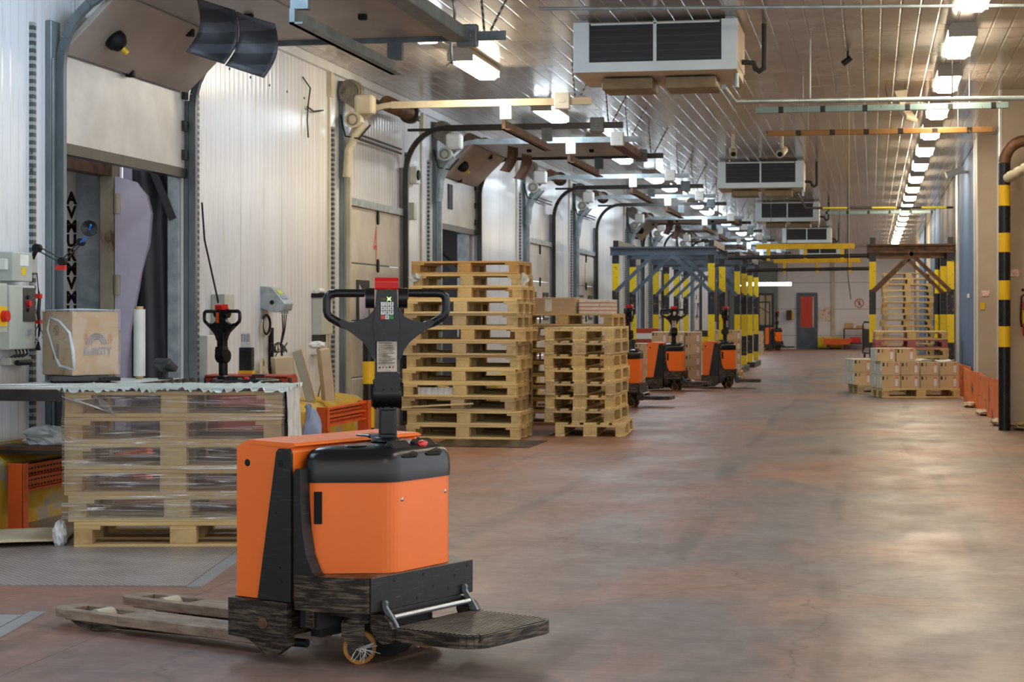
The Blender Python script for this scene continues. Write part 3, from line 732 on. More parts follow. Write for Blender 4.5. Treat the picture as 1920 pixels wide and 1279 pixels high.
    # rider platform
    P = rounded([(.045, -.255), (.41, -.235), (.43, .265), (.035, .275)], .10, 6)
    Po = [(.045, -.255)]+[p for p in P if p[0] > .2]+[(.035, .275)]
    pl = MB(); m_ = len(Po)
    for k in range(m_-1):
        pl.bar((Po[k][0], Po[k][1], .129), (Po[k+1][0], Po[k+1][1], .129), .010, .047)
    pl.bar((.045, -.255, .13), (.035, .275, .13), .02, .04)
    pl = pl.build('platform', M['scuffed_steel'], t)
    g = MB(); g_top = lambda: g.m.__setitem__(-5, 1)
    for k in range(18):
        x = .064+k*.0200; e = 0
        if x > .33: e = .1*(1-math.sqrt(max(0, 1-((x-.33)/.1)**2)))
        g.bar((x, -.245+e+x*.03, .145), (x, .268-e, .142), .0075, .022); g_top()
    for k in range(8): g.bar((.05, -.20+k*.06, .132), (.405, -.20+k*.06, .132), .004, .010)
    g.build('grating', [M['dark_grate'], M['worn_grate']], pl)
    hg = MB().cyl((.042, -.232, .19), (.042, .245, .19), .0105, n=12)
    hg.build('hinge_rod', M['bright_steel'], pl)
    for s in (-1, 1):
        yy = -.245 if s < 0 else .255
        a = MB().prism([(.004, .245), (.016, .252), (.026, .245), (.024, .228), (.05, .198), (.07, .17), (.078, .155), (.045, .155), (.03, .185), (.008, .222)], yy-.006, yy+.006, 0, XZy)
        a.build('hinge_bracket', M['galv_dark'], pl, bevel=.003, seg=1)
        a = MB().prism([(-.03, .20), (.03, .198), (.055, .18), (.07, .155), (.07, .105), (.03, .095), (-.01, .11), (-.03, .15)], yy-s*(-.006), yy-s*(-.03), 0, XZy)
        a.cyl((.022, yy+s*.028, .165), (.022, yy+s*.034, .165), .012, n=12)
        a.build('pivot_lug', M['scuffed_steel'], pl, bevel=.004, seg=1)
    # hood: orange body with moulded black cover
    foot = rounded([(-.295, -.34), (-.245, -.335), (-.012, -.155), (-.030, .228), (-.25, .345), (-.295, .345)], .045, 5)
    hd = MB().loft([[(x, y, z) for x, y in foot] for z in (.338, .345, .66, .672)], 0, True)
    hd = hd.build('hood', org, t)
    hd.data.polygons.foreach_set('use_smooth', [False]*len(hd.data.polygons))
    cdir = Vector((.233, .18, 0)).normalized(); cn = Vector((cdir.y, -cdir.x, 0))
    MB().box((0, 0, 0), (.028, .012, .118), 0, frame(Vector((-.233, -.3265, .58)), (.93, .36, 0))).build('badge_slot', M['ink'], hd)
    for yy, z in ((-.105, .605), (.185, .612)): MB().lathe([(.001, .006), (.006, .005), (.009, 0)], 10, 0, frame((-.0125-.052*(yy+.155), yy, z), (0, 1, 0), (1, 0, 0))).build('screw', M['bright_steel'], hd)
    rings = []
    for z, d in ((.672, -.006), (.70, -.008), (.745, -.004), (.772, .008), (.788, .028), (.796, .055), (.802, .10)):
        rings.append([(x, y, z) for x, y in inset(foot, d)])
    cv = MB().loft(rings, 0, True).build('top_cover', M['dusty_black'], t)
    MB().lathe([(.001, -.004), (.030, -.003), (.036, .004), (.047, .005), (.052, 0)], 24, 0, Matrix.Translation((-.19, -.165, .798))).build('cup_recess', M['black_plastic'], cv)
    for yy, xx, mi in ((-.055, -.052, 0), (.105, -.058, 1)):
        # grip pockets on the front edge: raised rim, dark patch for the shade inside
        Fm = frame((xx, yy, .7835), (.0, 1, 0), (.62, 0, .8))
        po = rounded([(-.055, -.045), (.055, -.045), (.062, .045), (-.062, .045)], .02, 4)
        MB().prism(po, -.012, .008, 0, Fm).build('grip_pocket', M['black_plastic'], cv, bevel=.006)
        MB().prism(inset(po, .014), .004, .0092, 0, Fm).build('pocket_shade', M['ink'], cv)
        if mi: MB().lathe([(.001, .018), (.018, .015), (.022, 0)], 14, 0, Fm @ Matrix.Translation((-.02, .012, .004)) @ Matrix.Diagonal((1.3, .7, 1, 1))).build('stop_button', M['red'], cv)
    MB().lathe([(.001, .004), (.007, .003), (.009, 0)], 10, 0, Matrix.Translation((-.12, -.12, .799))).build('cover_screw', M['bright_steel'], cv)
    for s in (-1, 1):
        y0, y1 = (-.392, -.338) if s < 0 else (.345, .392)
        MB().prism([(-.297, .337), (-.297, .69), (-.288, .725), (-.266, .725), (-.262, .60), (-.254, .50), (-.236, .41), (-.205, .35), (-.19, .337)], y0, y1, 0, XZy).build('hood_bracket', M['black_steel'], t, bevel=.003, seg=1)
    # steering tiller: local +X looks at the driver
    tl = MB().lathe([(.001, 0), (.062, 0), (.060, .008), (.045, .02), (.001, .022)], 24, 0)
    tl.bx((-.035, -.030, .01), (.02, .040, .145)).bx((.015, -.024, .03), (.026, .034, .125))
    tl.cyl((-.005, -.05, .185), (-.005, .058, .185), .056, n=24)
    tl.prism([(-.05, .19), (.058, .19), (.047, .265), (-.042, .265)], -.03, .050, 0, Matrix(((0,0,1,0),(1,0,0,0),(0,1,0,0),(0,0,0,1))))
    tl.bx((-.03, -.042, .26), (.03, .044, .40))
    tl = tl.build('tiller', M['black_plastic'], t, bevel=.006, loc=(-.2, .04, .802))
    YZ = Matrix(((0,0,1,0),(1,0,0,0),(0,1,0,0),(0,0,0,1)))
    q = lambda u, v: ((u-725)/490, 1.29-(v-590)/490-.802)
    rg = MB()
    for y in (-.046, -.016, .016, .046): rg.cyl((-.005, y, .185), (-.005, y+.009, .185), .0595, n=24)
    rg.bar((.045, -.052, .235), (.045, .06, .235), .012, .008)
    rg.build('rib', M['black_plastic'], tl)
    hb = MB().prism([q(*p) for p in ((704, 640), (747, 640), (749, 615), (746, 575), (744, 541), (707, 541), (704, 575), (701, 615))], -.03, .045, 0, YZ)
    hb.build('tiller_head', M['black_plastic'], tl, bevel=.010, seg=3)
    wl = [(705, 572), (700, 583), (689, 595), (673, 602), (656, 604.5), (642, 598), (635, 604), (640, 612), (662, 626), (681, 641), (692, 656), (698, 672), (704, 674)]
    wg = MB().prism([q(*p) for p in wl][::-1], -.018, .026, 0, YZ).prism([q(1450-u, v) for u, v in wl], -.018, .026, 0, YZ)
    wg.build('wing', M['black_plastic'], tl, bevel=.008, seg=3)
    for s in (-1, 1):
        pt = [(684, 550), (660, 550), (630, 550), (621, 551.5), (615.5, 556), (613.5, 563), (613.5, 583), (616, 591), (621, 596), (636, 605), (652, 611), (668, 617)]
        if s > 0: pt = [(1450-u, v-.5) for u, v in pt]
        pts = [(.004, )+q(*p) for p in pt]
        MB().tube(pts, [.0155]+[.0162]*10+[.012], 14).build('grip', M['black_plastic'], tl, bevel=.003)
        MB().cyl((.0, s*.046, .575-.024), (.0, s*.080, .575-.024), .039, n=24).build('thumb_wheel', M['black_plastic'], tl, bevel=.007, seg=3)
    rc = MB().prism([(-.035, .586), (.052, .582), (.056, .618), (.04, .630), (-.03, .628)], -.044, .046, 0, XZ)
    rc.build('belly_button', M['red'], tl, bevel=.008, seg=3)
    if detail:
        kp = MB().bx((.043, -.029, .458), (.0475, .033, .572), 0)
        kp.bx((.0474, -.022, .543), (.0482, .026, .550), 6)
        for r_ in range(4):
            for c_ in range(3):
                ch = '123456789*0#'[r_*3+c_]; mi = 1 if r_ < 3 or c_ == 1 else (2 if c_ == 0 else 3)
                yc = -.0137+c_*.0165; zc = .5285-r_*.0168
                kp.bx((.047, yc-.0072, zc-.0072), (.0492, yc+.0072, zc+.0072), mi)
                if ch in '0123456789': kp.text(ch, .0135, frame((.0494, yc, zc), (0, 1, 0), (1, 0, 0)), 4, .0002, bold=.0003)
        kp.build('keypad', [M['black_plastic'], M['keys'], M['red_key'], M['green_key'], M['ink'], M['green_led'], M['rust']], tl)
        st = MB(); 
        for k in range(8):
            an = k*math.pi/4; l = .011 if k % 2 else .006
            st.bar((.0495, .010, .5475), (.0495, .010+math.cos(an)*l, .5475+math.sin(an)*l), .0006, .0006)  # thin glowing rays shape the star of glare round the light
        st.lathe([(.001, .003), (.003, .002), (.0035, 0)], 10, 0, frame((.048, .010, .5475), (0, 1, 0), (1, 0, 0)))
        st.build('indicator_light', M['green_led'], tl)
        lb = MB().bx((.030, -.036, .270), (.0312, .040, .398), 0)
        rr = random.Random(5)
        for k in range(11):
            z = .378-k*.0075
            lb.bx((.0311, -.031, z), (.0315, -.031+rr.uniform(.035, .064), z+.0022), 1)
        for k in range(5):
            lb.bx((.0311, -.028+k*.0125, .284), (.0316, -.022+k*.0125, .289+rr.uniform(0, .004)), 1 if k in (0, 3) else (2 if k in (1, 4) else 3))
        lb.build('instruction_label', [M['worn_label'], M['ink'], M['red'], M['green_key']], tl)
    tl.rotation_euler = (0, 0, R(-52.2))
    return t
M['dark_grate'] = mat('dark sides of the grating', (.022, .017, .013), .6, spec=.3)  # rusty bar sides, coloured darker to show the shade between bars
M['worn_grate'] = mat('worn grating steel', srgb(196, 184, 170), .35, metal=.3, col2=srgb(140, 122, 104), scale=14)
main_truck = make_truck('orange and black ride-on pallet truck with keypad tiller standing alone nearest the camera', 'ride-on pallet trucks')
main_truck.location = (-1.656, 6.808, 0); main_truck.rotation_euler = (0, 0, R(-23))
# ------------------------------------------------------------------ pallets
def make_pallet(L=1.2, W=.8):
    t = thing('wooden_pallet', 'x', 'pallet')
    ys = [-(W/2)+.0725*W/.8, -(W*.21), 0, W*.21, (W/2)-.0725*W/.8]; wd_ = [.145*W/.8, .10*W/.8, .145*W/.8, .10*W/.8, .145*W/.8]
    d = MB()
    for y_, w_ in zip(ys, wd_): d.bx((-L/2, y_-w_/2, .122), (L/2, y_+w_/2, .144))
    for x_ in (-L/2+.0725, 0, L/2-.0725): d.bx((x_-.0725, -W/2, .100), (x_+.0725, W/2, .122))
    d.build('deck', M['wood'], t, bevel=.002, seg=1)
    for x_ in (-L/2+.05, 0, L/2-.05):
        for y_, w_ in ((-W/2+.05, .10), (0, .145), (W/2-.05, .10)):
            sx = .145 if x_ == 0 else .10
            MB().bx((x_-sx/2, y_-w_/2, .022), (x_+sx/2, y_+w_/2, .100)).build('block', M['block'], t, bevel=.003, seg=1)
    for y_, w_ in ((-W/2+.05, .10), (0, .145), (W/2-.05, .10)):
        MB().bx((-L/2, y_-w_/2, 0), (L/2, y_+w_/2, .022)).build('base_board', M['wood'], t, bevel=.002, seg=1)
    return t
PAL = {'wide': make_pallet(), 'narrow': make_pallet(1.2, .74)}
USED = set()
PALE = (1.0, .98, .86, 1); FRESH = (1.06, 1.0, .82, 1); GREY = (.80, .78, .74, 1); BROWN = (.86, .66, .44, 1); TAN = (.95, .84, .66, 1); PURPLE = (.62, .22, .40, 1)
def pallet(kind, loc, rz, label, group, col):
    p = PAL[kind]
    if kind in USED: o = dup(p, loc, rz, label, group)
    else:
        USED.add(kind); o = p; o.location = loc; o.rotation_euler = (0, 0, rz); o['label'] = label; o['group'] = group
    paint(o, col); return o
def stack(n, corner, rz, where, group, cols, kind='wide', jit=.03, step=.1445, size=(1.2, .8), shifts=None, z0=0):
    """pallets piled from the floor; corner = near left corner of the bottom one"""
    c, s = math.cos(rz), math.sin(rz); L, W = size
    for k in range(n):
        jx, jy, jr = rnd.uniform(-jit, jit), rnd.uniform(-jit, jit)*.6, rnd.uniform(-.012, .012)
        if shifts and k < len(shifts) and shifts[k] is not None: jx = shifts[k]
        x, y = L/2+jx, W/2+jy
        lab = '%s pallet from the floor in %s' % (ORD[k+1], where) if k < n-1 else 'topmost pallet of %s' % where
        pallet(kind, (corner[0]+c*x-s*y, corner[1]+s*x+c*y, z0+k*step), rz+jr, lab, group, cols[k % len(cols)])

# film wrapped pile in front
RZ = R(12)
wc = (-4.36, 9.66); cx_, sx_ = math.cos(RZ), math.sin(RZ)
stack(6, wc, RZ, 'the film wrapped pile behind the forks', 'pallets of the wrapped pile', [TAN, PALE, TAN, PALE, TAN, TAN], jit=.004, shifts=[.03, -.0, -.02, -.018, -.02, -.022])
def wrap(name, label, corner, rz, L, W, z0, z1, m, amp=.012, top=None, cat='stretch film', out=.012):
    c, s = math.cos(rz), math.sin(rz); P = []
    for (ax, ay), (bx_, by_) in (((-out, -out), (L+out, -out)), ((L+out, -out), (L+out, W+out)), ((L+out, W+out), (-out, W+out)), ((-out, W+out), (-out, -out))):
        for k in range(14): P.append((ax+(bx_-ax)*k/14, ay+(by_-ay)*k/14))
    n = len(P); rr = random.Random(int(z1*1000)+n)
    vs = []; rows = 18
    for j in range(rows+1):
        z = z0+(z1-z0)*j/rows
        for i, (x, y) in enumerate(P):
            a = amp*(.5*math.sin(i*1.9+j*.7)+.5*math.sin(i*.6-j*1.3))*.5+rr.uniform(-1, 1)*amp*.25
            dx, dy = x-L/2, y-W/2; l = math.hypot(dx, dy)
            x2, y2 = x+dx/l*(a if a > 0 else a*.4), y+dy/l*(a if a > 0 else a*.4)
            vs.append((corner[0]+c*x2-s*y2, corner[1]+s*x2+c*y2, z))
    fs = [(j*n+i, j*n+(i+1) % n, (j+1)*n+(i+1) % n, (j+1)*n+i) for j in range(rows) for i in range(n)]
    o = MB().add(vs, fs, 0, True).build(name, m)
    return tag(o, label, cat)
fw = wrap('stretch_film', 'clear stretch film wrapped round the pile of pallets behind the truck forks', (wc[0]-.02*cx_, wc[1]-.02*sx_), RZ, 1.2, .8, .155, .885, M['film'])
e_ = lambda p, r: p in (0, 1) or r in (0, 1)
def ragged(p, r):
    x, y = -.035+1.27*p, -.03+.86*r
    e = (p in (0, 1)) or (r in (0, 1))
    z = .879+.004*math.sin(x*23+y*9)*math.sin(y*31+x*4)+(rnd.uniform(-.026, .010) if e else rnd.uniform(-.001, .006))
    x -= .02
    return (wc[0]+cx_*x-sx_*y, wc[1]+sx_*x+cx_*y, max(z, .858 if e_(p, r) else .872))
M['film_green'] = mat('greenish milky film', srgb(206, 212, 202), .35, scale=14, col2=srgb(176, 184, 172), bump=.6, bscale=12)
MB().grid(ragged, 90, 26).build('top_sheet', M['film_green'], fw)
def side_sheet(p, r):
    y = -.012+.83*p; x = 1.202+.008*math.sin(y*21+r*5)+rnd.uniform(0, .006)
    return (wc[0]+cx_*x-sx_*y, wc[1]+sx_*x+cx_*y, .885-.72*r)
MB().grid(side_sheet, 22, 16).build('side_sheet', M['film_white'], fw)
# torn gathered bits of film on the front face
for k, (x0, z0, x1, z1, w_) in enumerate(((.0, .84, .30, .742, .012), (.18, .845, .33, .70, .045), (.03, .62, .22, .56, .025))):
    def bit(p, r, a=(x0, z0), b=(x1, z1), w=w_):
        x = a[0]+(b[0]-a[0])*p; z = a[1]+(b[1]-a[1])*p+w*(r-.5)*math.sin(p*3.1+.2)
        y = -.022-.012*math.sin(r*6+p*9); return (wc[0]+cx_*(x-.03)-sx_*y, wc[1]+sx_*(x-.03)+cx_*y, z)
    MB().grid(bit, 14, 5).build('torn_film', M['film_white'] if k == 0 else M['film_thin'], fw)

# empty pallets stacked in front of the doors
stack(11, (-4.77, 18.9), 0, 'the front pallet tower beside the nearest tiller', 'empty pallets by the doors',
      [PALE, PALE, GREY, FRESH, FRESH, FRESH, GREY, TAN, GREY, PALE, TAN], shifts=[.0, .01, -.05, -.03, -.04, .0, -.03, .06, -.03, -.02, .02])
stack(13, (-4.97, 20.0), 0, 'the tallest pallet tower', 'empty pallets by the doors', [GREY, TAN, GREY, TAN, GREY, TAN, GREY, TAN, BROWN, TAN, BROWN, PALE, BROWN], shifts=[0]*9+[.02, -.02, .0, -.02])
stack(8, (-2.80, 19.55), R(90), 'the low tower of narrow pallets nearest the aisle', 'empty pallets by the doors', [PALE, GREY, FRESH, GREY, FRESH, TAN, GREY, PALE], kind='narrow', size=(1.2, .66), shifts=[-.06, .0, -.03, .02, .0, -.02, .02, -.03]) if False else None
for k in range(8):
    dx = (.06, -.03, -.035, -.02, -.02, -.04, -.025, -.03)[k]; dy = (-.04, 0, .02, -.02, 0, .01, 0, .02)[k]
    pallet('narrow', (-3.02+dx, 20.17+dy, k*.1445), R(90+(3 if k == 0 else rnd.uniform(-1, 1))), ('%s pallet from the floor in the low pallet tower by the aisle' % ORD[k+1]) if k < 7 else 'topmost pallet of the low pallet tower by the aisle',
           'empty pallets by the doors', (PALE, GREY, FRESH, GREY, FRESH, TAN, GREY, PALE)[k])
stack(9, (-4.16, 21.75), R(-3), 'the pallet tower under the wrapped boxes', 'empty pallets by the doors', [GREY, TAN, GREY, TAN, GREY, BROWN, TAN, GREY, TAN], jit=.03)
t = thing('broken_board', 'broken pale slat poking out of the front tower of pallets', 'slat')
MB().bar((-4.93, 18.86, .318), (-4.05, 18.885, .37), .03, .016).build('board', M['wood'], t)
def crump(p, r): return (-4.65+.40*p, 18.93+.012*math.sin(p*40+r*7)*math.sin(r*9), .457+.075*r)
tag(MB().grid(crump, 30, 6).build('crumpled_film', M['film_white']), 'crumpled clear film stuffed into the front tower of pallets', 'stretch film')
for k, (x, y, z, s) in enumerate(((-5.0, 19.98, 1.70, 1), (-3.70, 20.08, 1.62, -1))):
    def rag(p, r, x=x, y=y, z=z, s=s): return (x+s*.12*p+.02*math.sin(r*9), y-.03*math.sin(p*7+r*5), z+(.1 if k == 0 else .26)*(r-.5)*math.sin(p*2.4+.5))
    tag(MB().grid(rag, 10, 8).build('torn_film', M['film_white']), 'scrap of torn film hanging off the %s side of the tallest tower' % ('door' if k == 0 else 'aisle'), 'stretch film')
# wrapped boxes on the tower behind
t = thing('wrapped_box', 'flat brown box wrapped in film on top of the pallet tower', 'box', (-3.80, 21.9, 1.30), R(-3))
MB().bx((-.32, -.1, 0), (.36, .45, .19)).build('carton', M['cardboard'], t, bevel=.006)
MB().bx((-.0, -.104, .03), (.08, -.1, .17)).build('sticker', M['paper'], t)
MB().bx((-.33, -.11, 0), (.37, .46, .2)).build('film_cover', M['film_thin'], t)
t = thing('wrapped_box', 'pale red and white box wrapped in film at the aisle end of the pallet tower', 'box', (-3.28, 21.95, 1.30), R(-3))
M['redwhite'] = stripes('red and white print', srgb(226, 220, 214), srgb(196, 74, 66), .045, 0, 'Z', duty=.74)
MB().bx((-.12, -.1, 0), (.24, .4, .165)).build('carton', M['redwhite'], t, bevel=.006)
MB().bx((-.13, -.11, 0), (.25, .41, .175)).build('film_cover', M['film_thin'], t)

# pallets under the right-hand portal
stack(7, (.06, 32.2), R(3), 'the low stack under the portal on the right', 'pallets under the right portal', [TAN, GREY, PALE, PALE, TAN, PURPLE, TAN], jit=.02)
stack(16, (.28, 46.6), R(3), 'the tall stack behind the portal on the right', 'pallets under the right portal', [TAN, GREY, TAN, BROWN, PALE, GREY, TAN], jit=.05)
# ------------------------------------------------------------------ cartons with stickers
M['carton'] = mat('tan carton', srgb(214, 186, 144), .7, col2=srgb(204, 176, 134), scale=3, tint=True)
M['carton_side'] = mat('grey green carton', srgb(204, 206, 186), .7, col2=srgb(194, 196, 176), scale=3, tint=True)
M['pink'] = mat('pink print', srgb(214, 140, 130), .7)
def make_carton(sx=.29, sy=.38, sz=.205):
    t = thing('carton', 'x', 'carton')
    b = MB().bx((-sx/2, -sy/2, 0), (sx/2, sy/2, sz), 0)
    b.m = [1, 1, 0, 1, 0, 1]
    b.build('box', [M['carton'], M['carton_side']], t, bevel=.004, seg=1)
    MB().prism([(sx*.30-.034, .03), (sx*.30+.034, .03), (sx*.30+.034, sz-.05), (sx*.30+.016, sz-.018), (sx*.30-.016, sz-.018), (sx*.30-.034, sz-.05)], -sy/2-.0015, -sy/2, 0, XZ).build('sticker_border', M['pink'], t)
    MB().prism([(sx*.30-.026, .036), (sx*.30+.026, .036), (sx*.30+.026, sz-.055), (sx*.30-.026, sz-.055)], -sy/2-.0025, -sy/2-.001, 0, XZ).build('sticker', M['paper'], t)
    MB().bx((-sx*.46, -sy/2-.001, sz*.66), (-sx*.36, -sy/2, sz*.92)).build('print', M['dark_grey'], t)
    MB().bx((-sx*.22, -sy/2-.001, sz*.66), (-sx*.18, -sy/2, sz*.92)).build('print', M['dark_grey'], t)
    MB().bx((-sx/2-.0015, -sy*.42, sz*.3), (-sx/2, -sy*.25, sz*.85)).build('side_sticker', M['paper'], t)
    return t
CARTON = make_carton(); first_carton = [True]
def carton(loc, rz, label, group, col=(1, 1, 1, 1)):
    if first_carton[0]:
        first_carton[0] = False; o = CARTON; o.location = loc; o.rotation_euler = (0, 0, rz); o['label'] = label; o['group'] = group
    else: o = dup(CARTON, loc, rz, label, group)
    paint(o, col); return o
def cartons(origin, rz, nx, ny, nz, z0, where, group, skip=()):
    c, s = math.cos(rz), math.sin(rz); nm = ['bottom', 'second', 'third', 'top']
    for k in range(nz):
        for i in range(nx):
            for j in range(ny):
                if (i, j, k) in skip: continue
                x, y = .15+i*.302, .2+j*.395
                lay = 'top' if k == nz-1 else nm[k]
                col_ = '%s carton from the left' % ORD[i+1] if nx > 1 else 'carton'
                lab = '%s in the %s layer%s, %s' % (col_, lay, '' if j == 0 else (' back row' if ny == 2 else ' of row %d' % (j+1)), where)
                carton((origin[0]+c*x-s*y, origin[1]+s*x+c*y, z0+k*.209), rz+rnd.uniform(-.01, .01), lab, group, (.96+rnd.uniform(-.06, .06),)*3+(1,))
gp = (.165, 29.45); gr = R(12.5)
pallet('wide', (gp[0]+.6*math.cos(gr)-.4*math.sin(gr), gp[1]+.6*math.sin(gr)+.4*math.cos(gr), 0), gr, 'pallet on the floor under the sticker cartons beside the orange guards', 'pallets under cartons', FRESH)
cartons((gp[0]-.02, gp[1]-.01), gr, 4, 2, 2, .1445, 'pallet by orange guards', 'cartons by the orange guards')
carton((gp[0]+.0, gp[1]+.30, .5625), gr+.05, 'carton on top of the sticker cartons, leftmost of the two', 'cartons by the orange guards')
carton((gp[0]+.31, gp[1]+.36, .5625), gr, 'carton on top of the sticker cartons, next to the paper sheet', 'cartons by the orange guards')
def sheet(p, r): return (gp[0]+.55+.55*p-.1*r, gp[1]+.25+.12*p+.4*r, .568+.02*math.sin(p*7)*math.sin(r*5+1)**2+.006)
tag(MB().grid(sheet, 10, 8).build('paper_sheet', M['paper'], solid=.003), 'crumpled white paper sheet lying on the sticker cartons', 'paper sheet')
g2 = (-.27, 31.0)
pallet('wide', (g2[0]+.55, g2[1]+.45, 0), gr, 'pallet on the floor behind the sticker cartons by the guards', 'pallets under cartons', GREY)
cartons((g2[0]-.02, g2[1]), gr, 2, 2, 2, .1445, 'pallet behind the first', 'cartons by the orange guards')
# cartons behind the trucks on the left
b1 = (-4.22, 33.6)
pallet('wide', (b1[0]+.6, b1[1]+.4, 0), R(4), 'pallet on the floor under the cartons behind the middle truck', 'pallets under cartons', TAN)
cartons(b1, R(4), 4, 2, 4, .1445, 'pallet behind the middle truck', 'cartons behind the parked trucks', skip=[(i, j, k) for i in (0,) for j in (0, 1) for k in (3,)])
b2 = (-3.22, 37.9)
pallet('wide', (b2[0]+.03, b2[1]+.4, 0), R(4), 'pallet on the floor under the cartons behind the farther truck', 'pallets under cartons', TAN)
cartons((b2[0]+.03, b2[1]+.02), R(4), 2, 1, 4, .1445, 'pallet behind the farther truck', 'cartons behind the parked trucks')
# ------------------------------------------------------------------ packing bench by the nearest door
t = thing('packing_bench', 'grey steel packing bench with a pale top against the wall beside the nearest raised door', 'bench', (0, 0, 0))
bx0, bx1, by0, by1, bh = -5.24, -4.50, 10.45, 11.95, .86
MB().bx((bx0, by0, bh-.02), (bx1, by1, bh)).build('bench_top', M['white_plastic'], t, bevel=.004, seg=1)
MB().bx((bx0, by0+.01, bh-.09), (bx1-.01, by0+.05, bh-.02)).bx((bx1-.05, by0, bh-.09), (bx1-.01, by1, bh-.02)).build('apron', M['dark_steel'], t)
def edge(p, r): return (bx1+.012+.016*math.sin(p*70+r*3)*math.sin(r*3.1), by0+.1+(by1-by0-.1)*p, bh+.006-.075*r)
MB().grid(edge, 60, 5).build('edge_wrap', M['rubber'], t)
for x in (bx0+.02, bx1-.04):
    for y in (by0+.02, by1-.04): MB().bx((x-.02, y-.02, 0), (x+.02, y+.02, bh-.02)).build('leg', M['blue_grey'], t)
MB().bx((bx0+.02, by0+.01, .455), (bx1-.02, by1-.02, .475)).build('shelf', M['dark_steel'], t)
MB().bx((bx0+.04, by0, .475), (bx1-.02, by0+.28, .497)).build('shelf_board', M['rust'], t)
def lump(name, label, cat, c, r, m, seed=1, sq=.6):
    rr = random.Random(seed); vs = []; nu, nv = 18, 10
    for j in range(nv+1):
        th = math.pi*j/nv
        for i in range(nu):
            ph = 2*math.pi*i/nu; k = 1+rr.uniform(-.22, .22)
            vs.append((c[0]+r[0]*k*math.sin(th)*math.cos(ph), c[1]+r[1]*k*math.sin(th)*math.sin(ph), max(c[2]+.001, c[2]+r[2]*(1+k*math.cos(th)))))
    fs = [(j*nu+i, (j+1)*nu+i, (j+1)*nu+(i+1) % nu, j*nu+(i+1) % nu) for j in range(nv) for i in range(nu)]
    return tag(MB().add(vs, fs, 0, False).build(name, m), label, cat)
lump('crumpled_film', 'crumpled clear film heaped on the shelf of the packing bench', 'stretch film', (-4.98, 10.72, .475), (.13, .12, .065), M['film_white'], 4)
t = thing('film_roll', 'small pale green roll of film lying on the bench shelf', 'film roll')
MB().cyl((-4.86, 10.58, .527), (-4.66, 10.62, .527), .03, n=16).build('roll', M['paper'], t)
M['pale_green'] = mat('pale green film', srgb(200, 214, 120), .35, scale=9)
MB().grid(lambda p, r: (-4.74+.2*p, 10.57+.1*r+.02*math.sin(p*9), .53+.03*math.sin(p*8+r*5)), 10, 5).build('loose_end', M['pale_green'], t)
lump('film_bundle', 'grey bundle of gathered film at the lower door-side corner of the wrapped pile', 'stretch film', (-4.425, 9.70, 0), (.035, .07, .07), M['film_white'], 17)
# the wrapped box on its scale
t = thing('parcel_scale', 'flat black parcel scale on the packing bench under the wrapped box', 'scale', (-4.95, 11.15, bh), R(30))
MB().bx((-.19, -.17, .012), (.19, .17, .042)).build('platform', M['dark_grey'], t, bevel=.006)
MB().bx((.10, -.2, .012), (.23, .05, .035)).build('control_panel', M['black_plastic'], t, bevel=.006)
MB().bx((.16, .12, .03), (.185, .145, .17)).build('column', M['black_plastic'], t)
for x in (-.16, .16):
    for y in (-.14, .14): MB().cyl((x, y, 0), (x, y, .014), .015, n=10).build('foot', M['ink'], t)
t = thing('wrapped_carton', 'brown carton wrapped in torn clear film standing on the black scale', 'box', (-4.98, 11.22, bh+.045), R(56))
w_, d_, h_ = .34, .36, .405
c = MB().bx((-w_/2, -d_/2, 0), (w_/2, d_/2, h_)).build('carton', M['cardboard'], t, bevel=.008)
M['blue_print'] = mat('faded blue print', srgb(112, 104, 130), .6, scale=14, col2=srgb(150, 136, 140))
M['red_print'] = mat('faded red print', srgb(206, 120, 100), .6)
pr = MB()   # printed arch and lettering on the wide face, round mark on the narrow one
for r_ in (.040, .056, .072):
    pr.tube([(math.cos(a_*math.pi/12)*r_+.005, -d_/2-.001, .195+math.sin(a_*math.pi/12)*r_*.95) for a_ in range(13)], .005, 4)
fm = frame((.01, -d_/2-.0022, .150), (1, 0, 0), (0, -1, 0))
pr.text('BURGTY', .062, fm @ Matrix.Diagonal((.85, 1.1, 1, 1)), 0, .0004, bold=.0015)
pr.build('printed_logo', M['blue_print'], c)
pr = MB()
for x in (-.085, -.07, .09, .105):
    for z in range(5): pr.bx((x, -d_/2-.0015, .20+z*.013), (x+.009, -d_/2-.0005, .209+z*.013))
pr.build('printed_marks', M['red_print'], c)
pr = MB().tube([(-w_/2-.001, .01+.03*math.cos(k*math.pi/10), .285+.03*math.sin(k*math.pi/10)) for k in range(20)], .002, 4, closed=True)
pr.bar((-w_/2-.001, -.01, .27), (-w_/2-.001, .03, .30), .002, .004); pr.bar((-w_/2-.001, .01, .262), (-w_/2-.001, .01, .308), .002, .004)
for y in (-.015, .0, .04): pr.bar((-w_/2-.001, y, .10), (-w_/2-.001, y, .20), .002, .005)
pr.build('round_stamp', M['dark_grey'], c)
def pf(p, r):
    a_ = p*4; k = int(a_) % 4; f_ = a_-int(a_); W_ = w_/2+.006; D_ = d_/2+.006
    x, y = [(-W_+2*W_*f_, -D_), (W_, -D_+2*D_*f_), (W_-2*W_*f_, D_), (-W_, D_-2*D_*f_)][k]
    b_ = 1+.02*math.sin(r*math.pi)+.006*math.sin(p*90+r*11)
    return (x*b_, y*b_, .002+(h_+.012)*r)
cov = MB().grid(pf, 48, 14).build('film_cover', M['film_thin'], t)
MB().grid(lambda p, r: ((p-.5)*(w_+.012), (r-.5)*(d_+.012), h_+.008+.012*math.sin(p*3.1)*math.sin(r*3.1)), 10, 10).build('film_top', M['film_white'], t)
